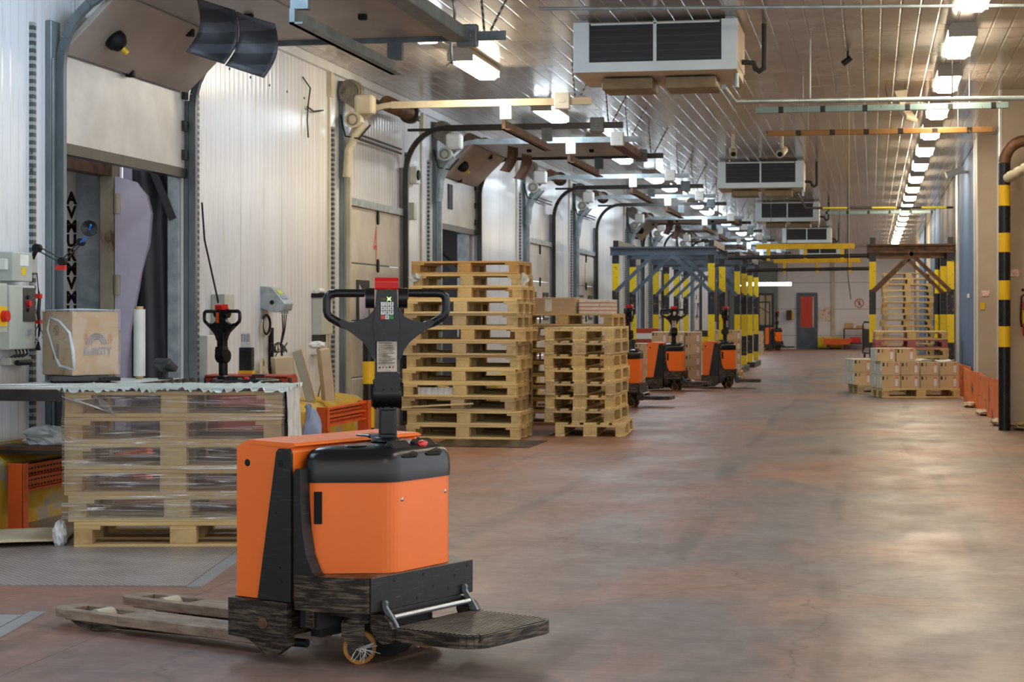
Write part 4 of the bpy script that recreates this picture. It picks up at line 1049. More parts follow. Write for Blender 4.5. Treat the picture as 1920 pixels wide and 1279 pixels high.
tear = [(-.178, .07, .37), (-.180, -.05, .34), (-.179, -.16, .27), (-.172, -.186, .16), (-.160, -.190, .04), (-.178, -.05, .06), (-.178, .0, .11), (-.178, .05, .20), (-.178, .10, .29)]
MB().tube(tear, [.006, .011, .009, .012, .010, .012, .007, .008, .009], 6, closed=True).build('torn_film_edge', M['film_white'], t)
t = thing('stretch_film_roll', 'tall white roll of stretch film standing on end at the edge of the bench', 'film roll', (-4.80, 11.76, bh))
MB().cyl((0, 0, .02), (0, 0, .465), .0395, n=28).build('film', M['white_plastic'], t, bevel=.004)
MB().tube([(0, 0, 0), (0, 0, .485)], .026, 18).build('core_tube', M['cardboard'], t)
t = thing('scale_display', 'grey scale display on a short stand beside the white film roll', 'display', (-4.60, 11.72, bh), R(-25))
MB().bx((-.04, -.03, 0), (.04, .03, .012)).bx((-.012, -.012, .01), (.012, .012, .07)).build('stand', M['dark_grey'], t)
hd = MB().box((0, 0, .095), (.15, .10, .05), 0, None, (-38, 0, 0)).build('case', M['dark_grey'], t, bevel=.012)
MB().box((-.01, -.028, .125), (.10, .04, .004), 0, None, (38, 0, 0)).build('screen', M['cloth'], hd)
tag(MB().grid(lambda p, r: (-5.22+.3*p, 10.47+.25*r, bh+.004+.012*p*(1-p)*math.sin(r*4)), 8, 6).build('paper_sheet', M['paper'], solid=.002), 'white paper sheet lying flat on the near end of the bench', 'paper sheet')
# ------------------------------------------------------------------ switch boxes on the wall above the bench
t = thing('switch_box', 'small grey switch box with stickers, upper one on the wall above the bench', 'switch box')
MB().bx((WX+.002, 10.88, 1.50), (WX+.12, 11.16, 1.685)).build('case', M['grey_plastic'], t, bevel=.008)
MB().bx((WX+.02, 10.84, 1.57), (WX+.09, 10.882, 1.64)).build('cover', M['white_plastic'], t, bevel=.006)
s_ = MB().bx((WX+.12, 10.98, 1.60), (WX+.122, 11.1, 1.67)).build('sticker', M['paper'], t)
MB().bx((WX+.12, 11.0, 1.54), (WX+.122, 11.06, 1.59)).build('warning_sticker', M['yellow'], t)
t = thing('control_box', 'large grey control box with red button on a dark panel above the bench', 'control box')
MB().bx((WX+.002, 10.84, 1.07), (WX+.12, 11.20, 1.475)).build('case', M['grey_plastic'], t, bevel=.008)
pn = MB().bx((WX+.12, 11.02, 1.245), (WX+.124, 11.19, 1.46)).build('dark_panel', M['dark_grey'], t)
MB().cyl((WX+.124, 11.08, 1.36), (WX+.145, 11.08, 1.36), .02, n=14).build('red_button', M['red'], t, bevel=.003)
for z in (1.32, 1.40): MB().cyl((WX+.124, 11.08, z), (WX+.135, 11.08, z), .013, n=12).build('black_button', M['ink'], t)
MB().bx((WX+.12, 11.08, 1.16), (WX+.13, 11.13, 1.195)).build('latch', M['galv'], t)
t = thing('rotary_switch', 'yellow and red rotary switch on a box at the picture edge, above the bench', 'switch')
MB().bx((WX+.03, 10.42, 1.18), (WX+.22, 10.60, 1.48)).build('case', M['grey_plastic'], t, bevel=.006)
MB().bx((WX+.22, 10.44, 1.22), (WX+.225, 10.59, 1.34)).build('yellow_plate', M['yellow'], t)
MB().cyl((WX+.225, 10.53, 1.28), (WX+.26, 10.53, 1.28), .035, n=12).build('red_knob', M['red'], t, bevel=.006)
t = thing('socket_strip', 'grey cable duct and socket strip under the large control box', 'socket strip')
MB().bx((WX+.002, 10.95, .97), (WX+.07, 11.25, 1.02)).build('duct', M['grey_plastic'], t, bevel=.005)
for k in range(4): MB().tube([(WX+.08, 11.0+k*.05, 1.07), (WX+.1, 10.98+k*.05, 1.04), (WX+.05, 10.96+k*.05, 1.01)], .007, 6).build('cable', M['cable'], t)
MB().cyl((WX+.1, 10.98, .985), (WX+.1, 11.16, .985), .018, n=10).build('plug', M['ink'], t)
# jointed lamp on the wall, hanging lead
M['blue_lead'] = mat('blue cable', srgb(40, 120, 220), .4)
t = thing('jointed_wall_lamp', 'black jointed wall lamp with round head beside the nearest raised door', 'lamp')
A_ = Vector((-5.30, 11.27, 1.72)); B_ = Vector((-5.08, 11.17, 1.63)); C_ = Vector((-4.88, 11.0, 1.745)); D_ = Vector((-4.80, 10.95, 1.83))
MB().bx((WX+.002, 11.24, 1.56), (-5.33, 11.34, 1.67)).build('bracket', M['grey_plastic'], t, bevel=.004)
MB().bar((-5.34, 11.28, 1.65), tuple(A_), .02, .02).build('post', M['ink'], t)
for p_, r_ in ((A_, .028), (B_, .026), (C_, .024)): MB().cyl(p_-Vector((.0, .022, 0)), p_+Vector((0, .022, 0)), r_, n=16).build('joint', M['ink'], t, bevel=.004)
for p_, q_ in ((A_, B_), (B_, C_)):
    for o_ in (-.014, .014): MB().cyl(p_+Vector((0, 0, o_)), q_+Vector((0, 0, o_)), .004, n=6).build('arm', M['dark_steel'], t)
MB().bx((-5.12, 11.15, 1.575), (-5.06, 11.19, 1.605)).build('red_clip', M['red'], t)
fd = (Vector((0, 0, CAMH))-D_).normalized()
lh = MB().lathe([(.001, -.03), (.03, -.03), (.05, .0), (.052, .03), (.046, .028), (.001, .018)], 22, 0, frame(D_, fd.cross(Vector((0, 0, 1))), fd)).build('lamp_head', M['black_plastic'], t)
MB().tube([C_+fd*.02, C_+fd*.04+Vector((.04, 0, .03)), D_+fd*.035+Vector((.01, 0, .02))], .007, 6).build('blue_lead', M['blue_lead'], lh)
t = thing('hanging_lead', 'black lead with red tags and plug hanging beside the control box', 'cable')
LX, LY = -5.34, 11.37
P_ = [(LX, LY-.02, 1.56), (LX, LY, 1.46), (LX+.01, LY, 1.40), (LX, LY, 1.30), (LX+.01, LY, 1.20), (LX, LY, 1.12)]
MB().tube(P_, [.004, .004, .012, .014, .010, .004], 8).build('lead', M['cable'], t)
MB().bx((LX-.01, LY-.02, 1.395), (LX+.02, LY+.02, 1.425)).build('red_tag', M['red'], t)
MB().bx((LX-.01, LY-.02, 1.23), (LX+.02, LY+.02, 1.255)).build('red_tag', M['red'], t)
MB().tube([(LX, LY, 1.22), (LX, LY-.09, 1.14), (LX, LY, 1.12), (LX, LY+.09, 1.15), (LX, LY, 1.22)], .004, 6).build('loop', M['cable'], t)
MB().lathe([(.001, .05), (.006, .045), (.016, .0), (.018, -.012), (.001, -.014)], 12, 0, Matrix.Translation((LX, LY, 1.07))).build('plug', M['ink'], t)
MB().bx((LX-.014, LY-.02, 1.115), (LX+.015, LY+.02, 1.145)).build('tape', M['paper'], t)
# ------------------------------------------------------------------ orange guard rails and bollards on the door side
def guard(label, x, ya, yb, hgt):
    t = thing('guard_rail', label, 'guard rail', (0, 0, 0), 0, 'orange guard rails on the door side')
    for k, yy in enumerate((ya, yb)):
        MB().bx((x-.05, yy, 0), (x+.05, yy+.012, hgt)).bx((x+.04, yy, 0), (x+.052, yy+.12 if k else yy+.07, hgt)).bx((x-.08, yy-.02, 0), (x+.08, yy+.14, .012)).build('post', M['orange_worn'], t, bevel=.003, seg=1)
    b = MB().bx((x-.03, ya+.01, hgt-.17), (x+.0, yb, hgt-.02))
    for z in (hgt-.02, hgt-.095, hgt-.17): b.bx((x-.03, ya+.01, z-.008), (x+.035, yb, z+.008))
    b = b.build('beam', M['orange_worn'], t)
    n = int((yb-ya)/.045)
    for z in (hgt-.045, hgt-.075, hgt-.115, hgt-.148):
        h = MB().bx((x, ya+.02, z-.0008), (x+.0008, ya+.03+n*.045, z+.0008))
        for k in range(n): h.bx((x, ya+.03+k*.045, z-.006), (x+.0015, ya+.052+k*.045, z+.006))
        h.build('hole_row', M['ink'], b)
    return t
guard('orange perforated guard rail under the near end of the packing bench', -5.02, 10.38, 12.3, .40)
guard('orange perforated guard rail with a blue grey cloth hung on its end', -4.78, 15.9, 17.25, .47)
def cl(p, r):
    x = -4.83+.05*math.sin(p*6+r*4); s_ = p-.5
    return (x+.10*s_+.07*r*math.sin(p*3), 15.84-.05*math.sin(p*4)-.06*r, .50-.34*r-.04*abs(s_)+.02*math.sin(p*11))
tag(MB().grid(lambda p, r: (cl(p, r)[0]-.04, cl(p, r)[1], cl(p, r)[2]), 14, 14).build('work_cloth', M['cloth'], solid=.006), 'blue grey work cloth draped over the end of the orange rail', 'cloth')
def bollard(label, x, y, r, bands, hgt):
    t = thing('bollard', label, 'bollard', (x, y, 0))
    MB().cyl((0, 0, 0), (0, 0, hgt), r, n=24).build('post', M['black_plastic'], t, bevel=.01)
    for a_, b_ in bands: MB().cyl((0, 0, a_), (0, 0, b_), r+.0015, n=24).build('yellow_band', M['yellow'], t)
    return t
bollard('black and yellow bollard in front of the closed door with number 4', -4.86, 17.75, .057, [(.18, .385), (.61, .83)], 1.2)
bollard('black and yellow bollard at the picture edge beside the packing bench', -5.13, 10.24, .05, [(.27, .43), (.62, .8)], 1.0)
# ------------------------------------------------------------------ things along the wall between the first two doors
t = thing('weighing_terminal', 'grey weighing terminal with green display fixed to the ribbed wall', 'terminal', (WX, 16.05, 1.33))
MB().prism([(0, .02), (.0, .215), (.10, .205), (.225, .06), (.21, .0), (.12, -.02)], .0, .26, 0, XZ).build('case', M['galv'], t, bevel=.008)
fm = frame((.158, .13, .142), (0, 1, 0), (.75, 0, .65))
ds = MB().box((0, .03, 0), (.12, .05, .004), 0, fm).build('display', M['green_lcd'], t)
MB().box((0, -.035, 0), (.16, .035, .004), 0, fm).build('key_strip', M['cloth'], t)
MB().cyl((.11, -.006, .07), (.11, .0, .07), .02, n=12).build('side_knob', M['ink'], t)
for y in (.05, .12, .19): MB().cyl((.2, y, .0), (.19, y, -.035), .012, n=8).build('gland', M['galv'], t)
t = thing('scale_cable', 'tangled black cables hanging from the weighing terminal', 'cable')
b0 = Vector((WX+.19, 16.15, 1.29)); r5 = random.Random(11)
for k in range(3):
    MB().tube([b0+Vector((0, k*.06-.05, 0)), b0+Vector((-.02, .03+k*.03, -.14)), b0+Vector((-.06, .10+k*.02, -.24)), b0+Vector((-.08, .14, -.30))], .005, 6).build('lead', M['cable'], t)
MB().tube([(WX+.1+.03*math.sin(a_*1.7)+.02*math.sin(a_*.9), 16.25+.14*math.sin(a_*1.0), .99+.045*math.cos(a_*2.3)) for a_ in [k*.35 for k in range(60)]], .0055, 6).build('coil', M['cable'], t)
MB().tube([(WX+.1, 16.3, .98), (WX+.1, 16.1, .87), (WX+.1, 15.98, .80), (WX+.1, 16.08, .70), (WX+.1, 16.28, .74), (WX+.1, 16.36, .86), (WX+.1, 16.34, .98)], .0055, 6).build('loop', M['cable'], t)
MB().tube([(WX+.1, 16.36, .98), (WX+.1, 16.45, .75), (WX+.1, 16.50, .60), (WX+.1, 16.56, .48)], .0055, 6).build('lead', M['cable'], t)
MB().tube([(WX+.04, 16.10+.11*math.cos(a_), 1.20+.085*math.sin(a_)) for a_ in [k*2*math.pi/24 for k in range(24)]], .012, 6, closed=True).build('ring', M['ink'], t)
MB().tube([(WX+.04, 16.10+.125*math.cos(a_), 1.19+.095*math.sin(a_)) for a_ in [k*2*math.pi/24 for k in range(24)]], .006, 6, closed=True).build('ring', M['cream'], t)
tag(MB().bx((WX, 16.28, .50), (WX+.035, 16.33, 1.17)).build('cable_duct', M['ink']), 'narrow black cable duct on the wall below the weighing terminal', 'duct')
t = thing('fuse_box', 'pale green fuse box with a roll on top, on the wall before door 4', 'fuse box')
MB().bx((WX, 17.62, 1.09), (WX+.11, 17.98, 1.46)).build('case', M['grey_plastic'], t, bevel=.008)
MB().bx((WX, 17.60, 1.46), (WX+.14, 17.96, 1.50)).build('lid', M['ink'], t)
MB().cyl((WX+.06, 17.62, 1.525), (WX+.06, 17.78, 1.525), .026, n=14).build('paper_roll', M['paper'], t)
MB().bx((WX, 17.62, 1.02), (WX+.08, 17.84, 1.09)).build('cable_entry', M['dark_grey'], t)
MB().bx((WX, 17.58, .90), (WX+.06, 17.72, .99)).build('socket', M['white_plastic'], t)
MB().tube([(WX+.06, 17.72, .93), (WX+.07, 17.74, .8), (WX+.06, 17.72, .6), (WX+.05, 17.66, .46)], .006, 6).build('lead', M['cable'], t)
tag(MB().bx((WX, 14.78, 1.16), (WX+.12, 15.02, 1.46)).build('wall_cabinet', M['grey_plastic'], bevel=.006), 'plain grey cabinet on the wall behind the red truck tiller', 'cabinet')
tag(MB().bx((WX, 14.42, .72), (WX+.10, 14.72, 1.12)).build('wall_cabinet', M['white_plastic'], bevel=.006), 'white cabinet low on the wall beside the far jamb of the nearest door', 'cabinet')
tag(MB().tube([(WX+.06, 14.40, 2.2), (WX+.06, 14.46, 1.9), (WX+.06, 14.75, 1.45), (WX+.06, 14.95, 1.1)], .008, 6).build('pull_bar', M['cable']), 'thin black bar hanging slantwise from the far jamb of the nearest door', 'bar')
tag(MB().tube([wall_at(568, 145, WX+.02), wall_at(582, 165, WX+.03), wall_at(578, 195, WX+.03), wall_at(576, 225, WX+.03), wall_at(578, 258, WX+.03)], .008, 6).build('wall_lead', M['cable']), 'short black lead hanging loose high on the ribbed wall', 'cable')
tag(MB().tube([wall_at(576, 200, WX+.03), wall_at(588, 209, WX+.03), wall_at(606, 207, WX+.03)], .008, 6).build('wall_lead', M['cable']), 'black lead running sideways to the pale trim strip high on the wall', 'cable')
for k, (u, v) in enumerate(((430, 129), (469, 145), (505, 160), (538, 172), (570, 184))):
    p_ = wall_at(u, v, WX); tag(MB().cyl(p_, (p_[0]+.006, p_[1], p_[2]), .012, n=10).build('wall_bolt', M['ink']), '%s dark bolt head from the near end of the row high on the wall' % ORD[k+1], 'bolt', 'bolt heads high on the wall')
t = thing('wall_speaker', 'white wall box with black sounder past the closed door 4', 'alarm', (WX, 21.55, 2.95))
MB().bx((0, 0, -.10), (.09, .2, .10)).build('case', M['white_plastic'], t, bevel=.01)
MB().cyl((.09, .06, 0), (.11, .06, 0), .06, n=16).build('sounder', M['ink'], t)
tag(MB().bx((WX, 21.5, 2.42), (WX+.07, 21.66, 2.62)).build('junction_box', M['grey_plastic'], bevel=.006), 'small grey junction box below the white wall box past door 4', 'box')
# card offcuts on the kerb
def card(label, base, w_, d_, h_, rot, m):
    t = thing('cardboard_box', label, 'box', base); t.rotation_euler = [R(a) for a in rot]
    b = MB().bx((-w_/2, -d_/2, 0), (w_/2, d_/2, h_), 0); b.build('carton', m, t, bevel=.004, seg=1)
    MB().bx((w_/2, -d_/2, 0), (w_/2+.002, d_/2, h_)).build('side_flap', M['cardboard'], t)
    return t
card('tall grey cardboard tube leaning on the yellow kerb, darker left one', (-5.20, 16.95, .475), .085, .06, .50, (8, -15, 10), M['grey_card'])
card('tall tan cardboard box with white film on top, leaning by the bollard', (-5.10, 17.18, .475), .10, .10, .50, (6, -9, 40), M['pale_card'])
lump('crumpled_film', 'crumpled white film on top of the leaning tan box', 'stretch film', (-5.20, 17.12, .965), (.075, .075, .035), M['film_white'], 9)
card('squat pale cardboard box on the yellow kerb behind the red truck lid', (-5.17, 16.05, .475), .17, .13, .44, (4, -5, 35), M['pale_card'])
lump('crumpled_film', 'scrap of brown film beside the squat pale box on the kerb', 'stretch film', (-5.33, 15.93, .47), (.06, .07, .2), M['pale_card'], 12)
t = thing('guard_post', 'black guard post with yellow foot and bar code card behind the red truck tiller', 'post', (-5.06, 14.69, 0), R(8))
MB().bx((-.055, -.05, .1), (.055, .05, 1.02)).build('post', M['black_plastic'], t, bevel=.006)
MB().bx((-.06, -.055, .72), (.06, .055, .83)).build('yellow_foot', M['yellow'], t)
MB().bx((-.06, -.06, 0), (.06, .06, .1)).build('base', M['dark_steel'], t)
cd = MB().bx((-.05, -.008, 1.02), (.035, -.005, 1.14)).build('card', M['paper'], t)
bc = MB()
for k in range(9): bc.bx((-.042+k*.008, -.0085, 1.065), (-.042+k*.008+(.003 if k % 3 else .005), -.0078, 1.13))
bc.build('bar_code', M['blue_grey'], cd)
# floor plates and the cardboard sheet
M['tread'] = None
def tread():
    m, nt, out = nodes('raised tread plate'); b = N(nt, 'BsdfPrincipled'); lk(nt, b.outputs[0], out.inputs[0])
    b.inputs['Metallic'].default_value = .3; b.inputs['Roughness'].default_value = .4
    sx = N(nt, 'SeparateXYZ'); lk(nt, coords(nt, (1, 1, 1)), sx.inputs[0])
    a = math2(nt, 'SINE', math2(nt, 'MULTIPLY', sx.outputs['X'], 170)); c = math2(nt, 'SINE', math2(nt, 'MULTIPLY', sx.outputs['Y'], 120))
    h = ramp(nt, math2(nt, 'ADD', math2(nt, 'MULTIPLY', math2(nt, 'MULTIPLY', a, c), .5), .5), [(.6, 0.0), (.8, 1.0)])
    col = ramp(nt, noise(nt, coords(nt), 3.0, 6), [(.3, srgb(132, 116, 104)), (.7, srgb(168, 158, 152))])
    lk(nt, mixc(nt, math2(nt, 'MULTIPLY', h, .85), col, srgb(222, 220, 222)), b.inputs['Base Color'])
    bp = N(nt, 'Bump'); bp.inputs['Distance'].default_value = .006; lk(nt, h, bp.inputs['Height']); lk(nt, bp.outputs[0], b.inputs['Normal'])
    return m
M['tread'] = tread()
M['steel_plate'] = mat('smooth steel plate', srgb(172, 176, 180), .34, metal=.25, col2=srgb(150, 150, 152), scale=3)
def plate(label, corner, ax, w_, d_, m, rim=True):
    t = thing('dock_plate', label, 'floor plate', (corner[0], corner[1], 0), ax)
    MB().bx((0, 0, .0), (w_, d_, .008)).build('plate', m, t)
    if rim: MB().bx((w_+.006, -.02, 0), (w_+.075, d_+.1, .007)).build('edge_strip', M['steel_plate'], t)
    return t
plate('raised tread steel plate in the floor under the wrapped pallets', (-5.18, 8.06), R(9), 2.02, 3.1, M['tread'])
plate('smooth steel plate in the floor at the fork tips of the nearest truck', (-5.15, 5.3), R(9), 1.9, 1.86, M['steel_plate'])
plate('dark steel plate in the floor under the front tower of pallets', (-4.3, 17.75), 0, 1.05, 1.0, M['scuffed_steel'], False)
def cs(p, r):
    q = [(-5.05, 9.25), (-4.41, 9.72), (-4.62, 10.40), (-5.30, 9.95)]
    x = (q[0][0]*(1-p)+q[1][0]*p)*(1-r)+(q[3][0]*(1-p)+q[2][0]*p)*r; y = (q[0][1]*(1-p)+q[1][1]*p)*(1-r)+(q[3][1]*(1-p)+q[2][1]*p)*r
    return (x, y, .022+.02*math.sin(p*2.2+.4)*(1-r)+.01*r)
tag(MB().grid(cs, 10, 8).build('cardboard_sheet', M['pale_card'], solid=.008), 'flat sheet of cardboard lying on the floor left of the wrapped pallets', 'cardboard sheet')
# second truck behind the wrapped pile
# ------------------------------------------------------------------ evaporator coolers
M['fins'] = stripes('dark cooling fins', (.004, .004, .005), (.022, .022, .026), .062, 0, 'Z', rough=.4, duty=.82)
M['cooler_white'] = mat('white cooler casing', srgb(218, 232, 238), .35, scale=2, col2=srgb(204, 218, 224))
M['cooler_tan'] = mat('cooler end panel', srgb(214, 196, 166), .4, scale=2)
M['tray'] = mat('fan cowl', srgb(146, 132, 98), .5, scale=4, col2=srgb(112, 92, 66))
def cooler():
    t = thing('evaporator_cooler', 'x', 'cooler', (0, 0, 0), 0, 'coolers under the ceiling')
    W_, Hh, D_ = 1.40, .43, .92
    c = MB().bx((-W_/2, .03, -Hh+.06), (W_/2, D_, 0)); c.build('casing', M['cooler_tan'], t, bevel=.006, seg=1)
    f = MB().bx((-W_/2, 0, -Hh), (-W_/2+.135, .04, 0)).bx((W_/2-.135, 0, -Hh), (W_/2, .04, 0)).bx((-W_/2, -.004, -Hh), (W_/2, .04, -Hh+.085)).bx((-.014, 0, -Hh), (.014, .03, 0)).bx((-W_/2+.15, 0, -.028), (W_/2-.15, .02, -.012))
    f.build('front_frame', M['cooler_white'], t, bevel=.003, seg=1)
    for a_, b_ in ((-W_/2+.135, -.014), (.014, W_/2-.135)): MB().bx((a_, .012, -Hh+.085), (b_, .03, -.012)).build('fin_block', M['fins'], t)
    MB().prism([(0, -Hh), (.9, -Hh-.02), (.9, -Hh+.07), (0, -Hh+.07)], -W_/2+.01, W_/2-.01, 0, Matrix(((0,0,1,0),(1,0,0,0),(0,1,0,0),(0,0,0,1)))).build('drip_tray', M['cooler_tan'], t)
    for x in (-.27, .28): MB().bx((x-.22, .25, -Hh-.12), (x+.22, .7, -Hh-.02)).build('fan_cowl', M['tray'], t, bevel=.01)
    for x in (-W_/2+.07, W_/2-.07): MB().bx((x-.04, .1, 0), (x+.04, .8, .035)).build('ceiling_mount', M['galv'], t)
    MB().tube([(W_/2+.0, .55, -.30), (W_/2+.10, .55, -.31), (W_/2+.115, .55, -.36), (W_/2+.15, .55, -.385), (W_/2+.19, .55, -.36), (W_/2+.195, .55, -.28), (W_/2+.195, .55, .03)], .024, 10).build('drain_trap', M['rubber'], t)
    MB().cyl((W_/2-.02, .2, -Hh-.01), (W_/2-.02, .2, -Hh-.13), .02, n=10).build('drain_valve', M['galv'], t)
    return t
cl_ = cooler()
for k, (x, y) in enumerate(((-1.815, 15.82), (-1.79, 30.7), (-1.85, 41.9), (-1.85, 54.5), (-1.8, 66.5))):
    o = cl_ if k == 0 else dup(cl_, (0, 0, 0))
    o.location = (x, y, H-.037); o['label'] = ['white cooler hung under the ceiling nearest the camera', 'second white cooler from the camera along the ceiling', 'third white cooler from the camera along the ceiling', 'fourth cooler from the camera, above the yellow height bars', 'farthest cooler, before the end wall'][k]
# pipes, rods, hanging height bars
tag(MB().tube([(-1.26, 16.2, 3.26), (-1.24, 17.38, 3.265), (1.42, 17.6, 3.265)], .022, 10).build('drain_pipe', M['galv']), 'galvanised drain pipe crossing the aisle below the nearest cooler', 'pipe')
tag(MB().cyl((-2.6, 14.6, 3.72), (2.4, 15.35, 3.72), .013, n=8).build('conduit', M['galv']), 'thin steel conduit crossing under the ceiling before the nearest cooler', 'conduit')
for k, (x, y, z) in enumerate(((-.56, 17.43, 3.28), (.72, 17.53, 3.28))): tag(MB().cyl((x, y, z), (x, y, H), .008, n=6).build('threaded_rod', M['galv'] if k == 0 else M['dark_steel']), '%s rod holding the drain pipe to the ceiling' % ('pale left-most steel' if k == 0 else 'dark thin'), 'rod')
SC.objects['threaded_rod']['label'] = 'pale threaded rod holding the drain pipe near the cooler'
SC.objects['threaded_rod.001']['label'] = 'dark thin rod holding the drain pipe near the right-hand lamps'
M['bar_blue'] = stripes('worn blue grey striped bar', srgb(30, 34, 36), srgb(140, 166, 168), .44, .1, 'X', duty=.12, worn=srgb(120, 120, 96))
M['bar_brown'] = stripes('worn brown striped bar', srgb(46, 36, 24), srgb(168, 124, 74), .40, .1, 'X', duty=.16, worn=srgb(150, 120, 40))
for k, (y, x0, x1, m) in enumerate(((20.1, -1.22, 1.40, 'bar_blue'), (22.7, -1.25, 1.40, 'bar_brown'))):
    t = thing('height_bar', '%s striped bar hung across the aisle' % ('blue grey' if k == 0 else 'brown'), 'bar', (0, y, 3.475))
    MB().bx((x0, -.03, -.032), (x1, .03, .032)).bx((x0+.02, -.03, -.034), (x1-.03, -.015, -.02)).build('bar', M[m], t, bevel=.01)
    for x in (x0+.5, x1-.4): MB().cyl((x, 0, .028), (x, 0, H-3.475), .004, n=6).build('hanging_wire', M['galv'], t)
tag(MB().cyl((-.26, 22.0, .0+1.9), (-.26, 22.0, H), .003, n=5).build('pull_line', M['cream']), 'thin pale cord hanging straight down past the brown bar', 'cord')
def cctv(label, loc, rz, m=None):
    t = thing('security_camera', label, 'camera', loc, rz)
    MB().cyl((0, 0, 0), (0, 0, H-loc[2]), .02, n=8).build('stem', M['cream'], t)
    MB().cyl((-.13, 0, -.06), (.12, 0, .02), .055, n=16).build('body', M['cream'], t, bevel=.01)
    MB().cyl((-.14, 0, -.063), (-.128, 0, -.06), .035, n=14).build('lens', M['ink'], t)
cctv('white security camera hung from the ceiling before the second cooler', (-1.20, 25.6, 3.52), R(80))
cctv('pale security camera hung beside the second cooler, farther left of the first', (-1.92, 26.4, 3.60), R(95))
t = thing('sensor', 'small black sensor hung from the ceiling in mid aisle', 'sensor', (-.23, 18.3, 3.74))
MB().cyl((0, 0, 0), (0, 0, H-3.74), .012, n=8).build('stem', M['ink'], t); MB().cyl((-.05, 0, -.03), (.03, 0, .03), .03, n=10).build('head', M['ink'], t, bevel=.006)
t = thing('security_camera', 'white bullet camera on the right wall above the blue door', 'camera', (1.5, 30.6, 3.56))
MB().cyl((.05, 0, 0), (-.1, -.05, 0), .025, n=8).build('arm', M['white_plastic'], t); MB().cyl((-.34, -.1, -.05), (-.08, -.05, .04), .055, n=14).build('body', M['white_plastic'], t, bevel=.01)
t = thing('loose_lamp_cover', 'cream lamp cover hanging loose beside the lamps on the right', 'lamp cover', (.36, 21.2, 3.56), R(20))
MB().box((0, 0, 0), (.14, .7, .05), 0, None, (24, 18, 0)).build('cover', M['cream'], t, bevel=.012)
MB().cyl((0, 0, .0), (0, 0, H-3.56), .005, n=5).cyl((-.1, .2, .05), (-.14, .24, H-3.56), .004, n=5).build('wire', M['cable'], t)
MB().add([(-.16, -.1, .20), (.0, -.1, .22), (-.07, -.12, -.02)], [(0, 1, 2)]).build('torn_flap', M['cream'], t, solid=.006)
t = thing('hanging_tape', 'shiny foil tape dangling from the ceiling near the lamps over the doors', 'tape', (-3.3, 14.6, 3.30))
MB().grid(lambda p, r: (-.012+.024*p+.015*math.sin(r*6), .01*math.sin(r*9), (H-3.30)*(1-r)), 2, 12).build('strip', M['bright_steel'], t, solid=.002)
MB().bar((-.06, 0, -.02), (0, 0, .03), .02, .008).bar((0, 0, .03), (.09, .0, -.03), .02, .008).build('end_knot', M['bright_steel'], t)
tag(MB().tube([(-.45, 41, 1.62), (-.47, 41, 1.8), (-.52, 41, 2.2), (-.52, 41, H)], .010, 6).build('pull_line', M['cable']), 'long black pull cord hanging in mid aisle before the end wall', 'cord')
for k, (z, y) in enumerate(((2.52, 38.9), (2.40, 44.9))):
    t = thing('height_gauge', '%s yellow height gauge hung over the aisle' % ('nearer, higher looking' if k == 0 else 'farther, lower looking'), 'height gauge', (0, y, z))
    x0, x1 = (-2.35, -.35) if k == 0 else (-2.30, -.26)
    MB().bx((x0, -.05, .12), (x1, .05, .23)).build('beam', M['yellow'], t)
    for x in (x0+.25, (x0+x1)/2, x1-.25): MB().bx((x-.035, -.03, -.12), (x+.035, .03, .12)).build('post', M['yellow'], t)
    MB().cyl((-2.95, 0, -.05), (-.0, 0, -.02), .045, n=10).build('cross_pipe', M['dark_steel'], t)
    for x in (x0+.3, x1-.3): MB().cyl((x, 0, .23), (x, 0, H-z), .006, n=6).build('hanging_rod', M['dark_steel'], t)
t = thing('tube_lamp', 'greenish white tube lamp hung low across the aisle end', 'lamp', (-2.72, 50, 2.10))
M['tube_glow'] = emit('green white tube', (.72, 1.0, .9), 9)
MB().cyl((-.75, 0, 0), (.62, 0, 0), .045, n=12).build('tube', M['tube_glow'], t)
for x in (-.6, .5): MB().cyl((x, 0, .04), (x, 0, H-2.10), .006, n=6).build('hanger', M['dark_steel'], t)

M['pipe_yb'] = stripes('black and yellow pipe bands', srgb(206, 196, 40), (.03, .03, .03), .9, 0, 'X', duty=.5)
tag(MB().tube([(-1.22, 31.2, 3.30), (-1.2, 35.1, 3.27), (1.47, 35.4, 3.27)], .022, 8).build('drain_pipe', M['pipe_yb']), 'black and yellow drain pipe crossing the aisle beyond the second cooler', 'pipe')
t = thing('height_bar', 'grey striped bar hung across the aisle beyond the second cooler', 'bar', (0, 40.6, 3.475))
MB().bx((-1.1, -.03, -.03), (1.3, .03, .03)).build('bar', M['bar_blue'], t)
for x in (-.7, .9): MB().cyl((x, 0, .03), (x, 0, H-3.475), .004, n=5).build('hanging_wire', M['galv'], t)
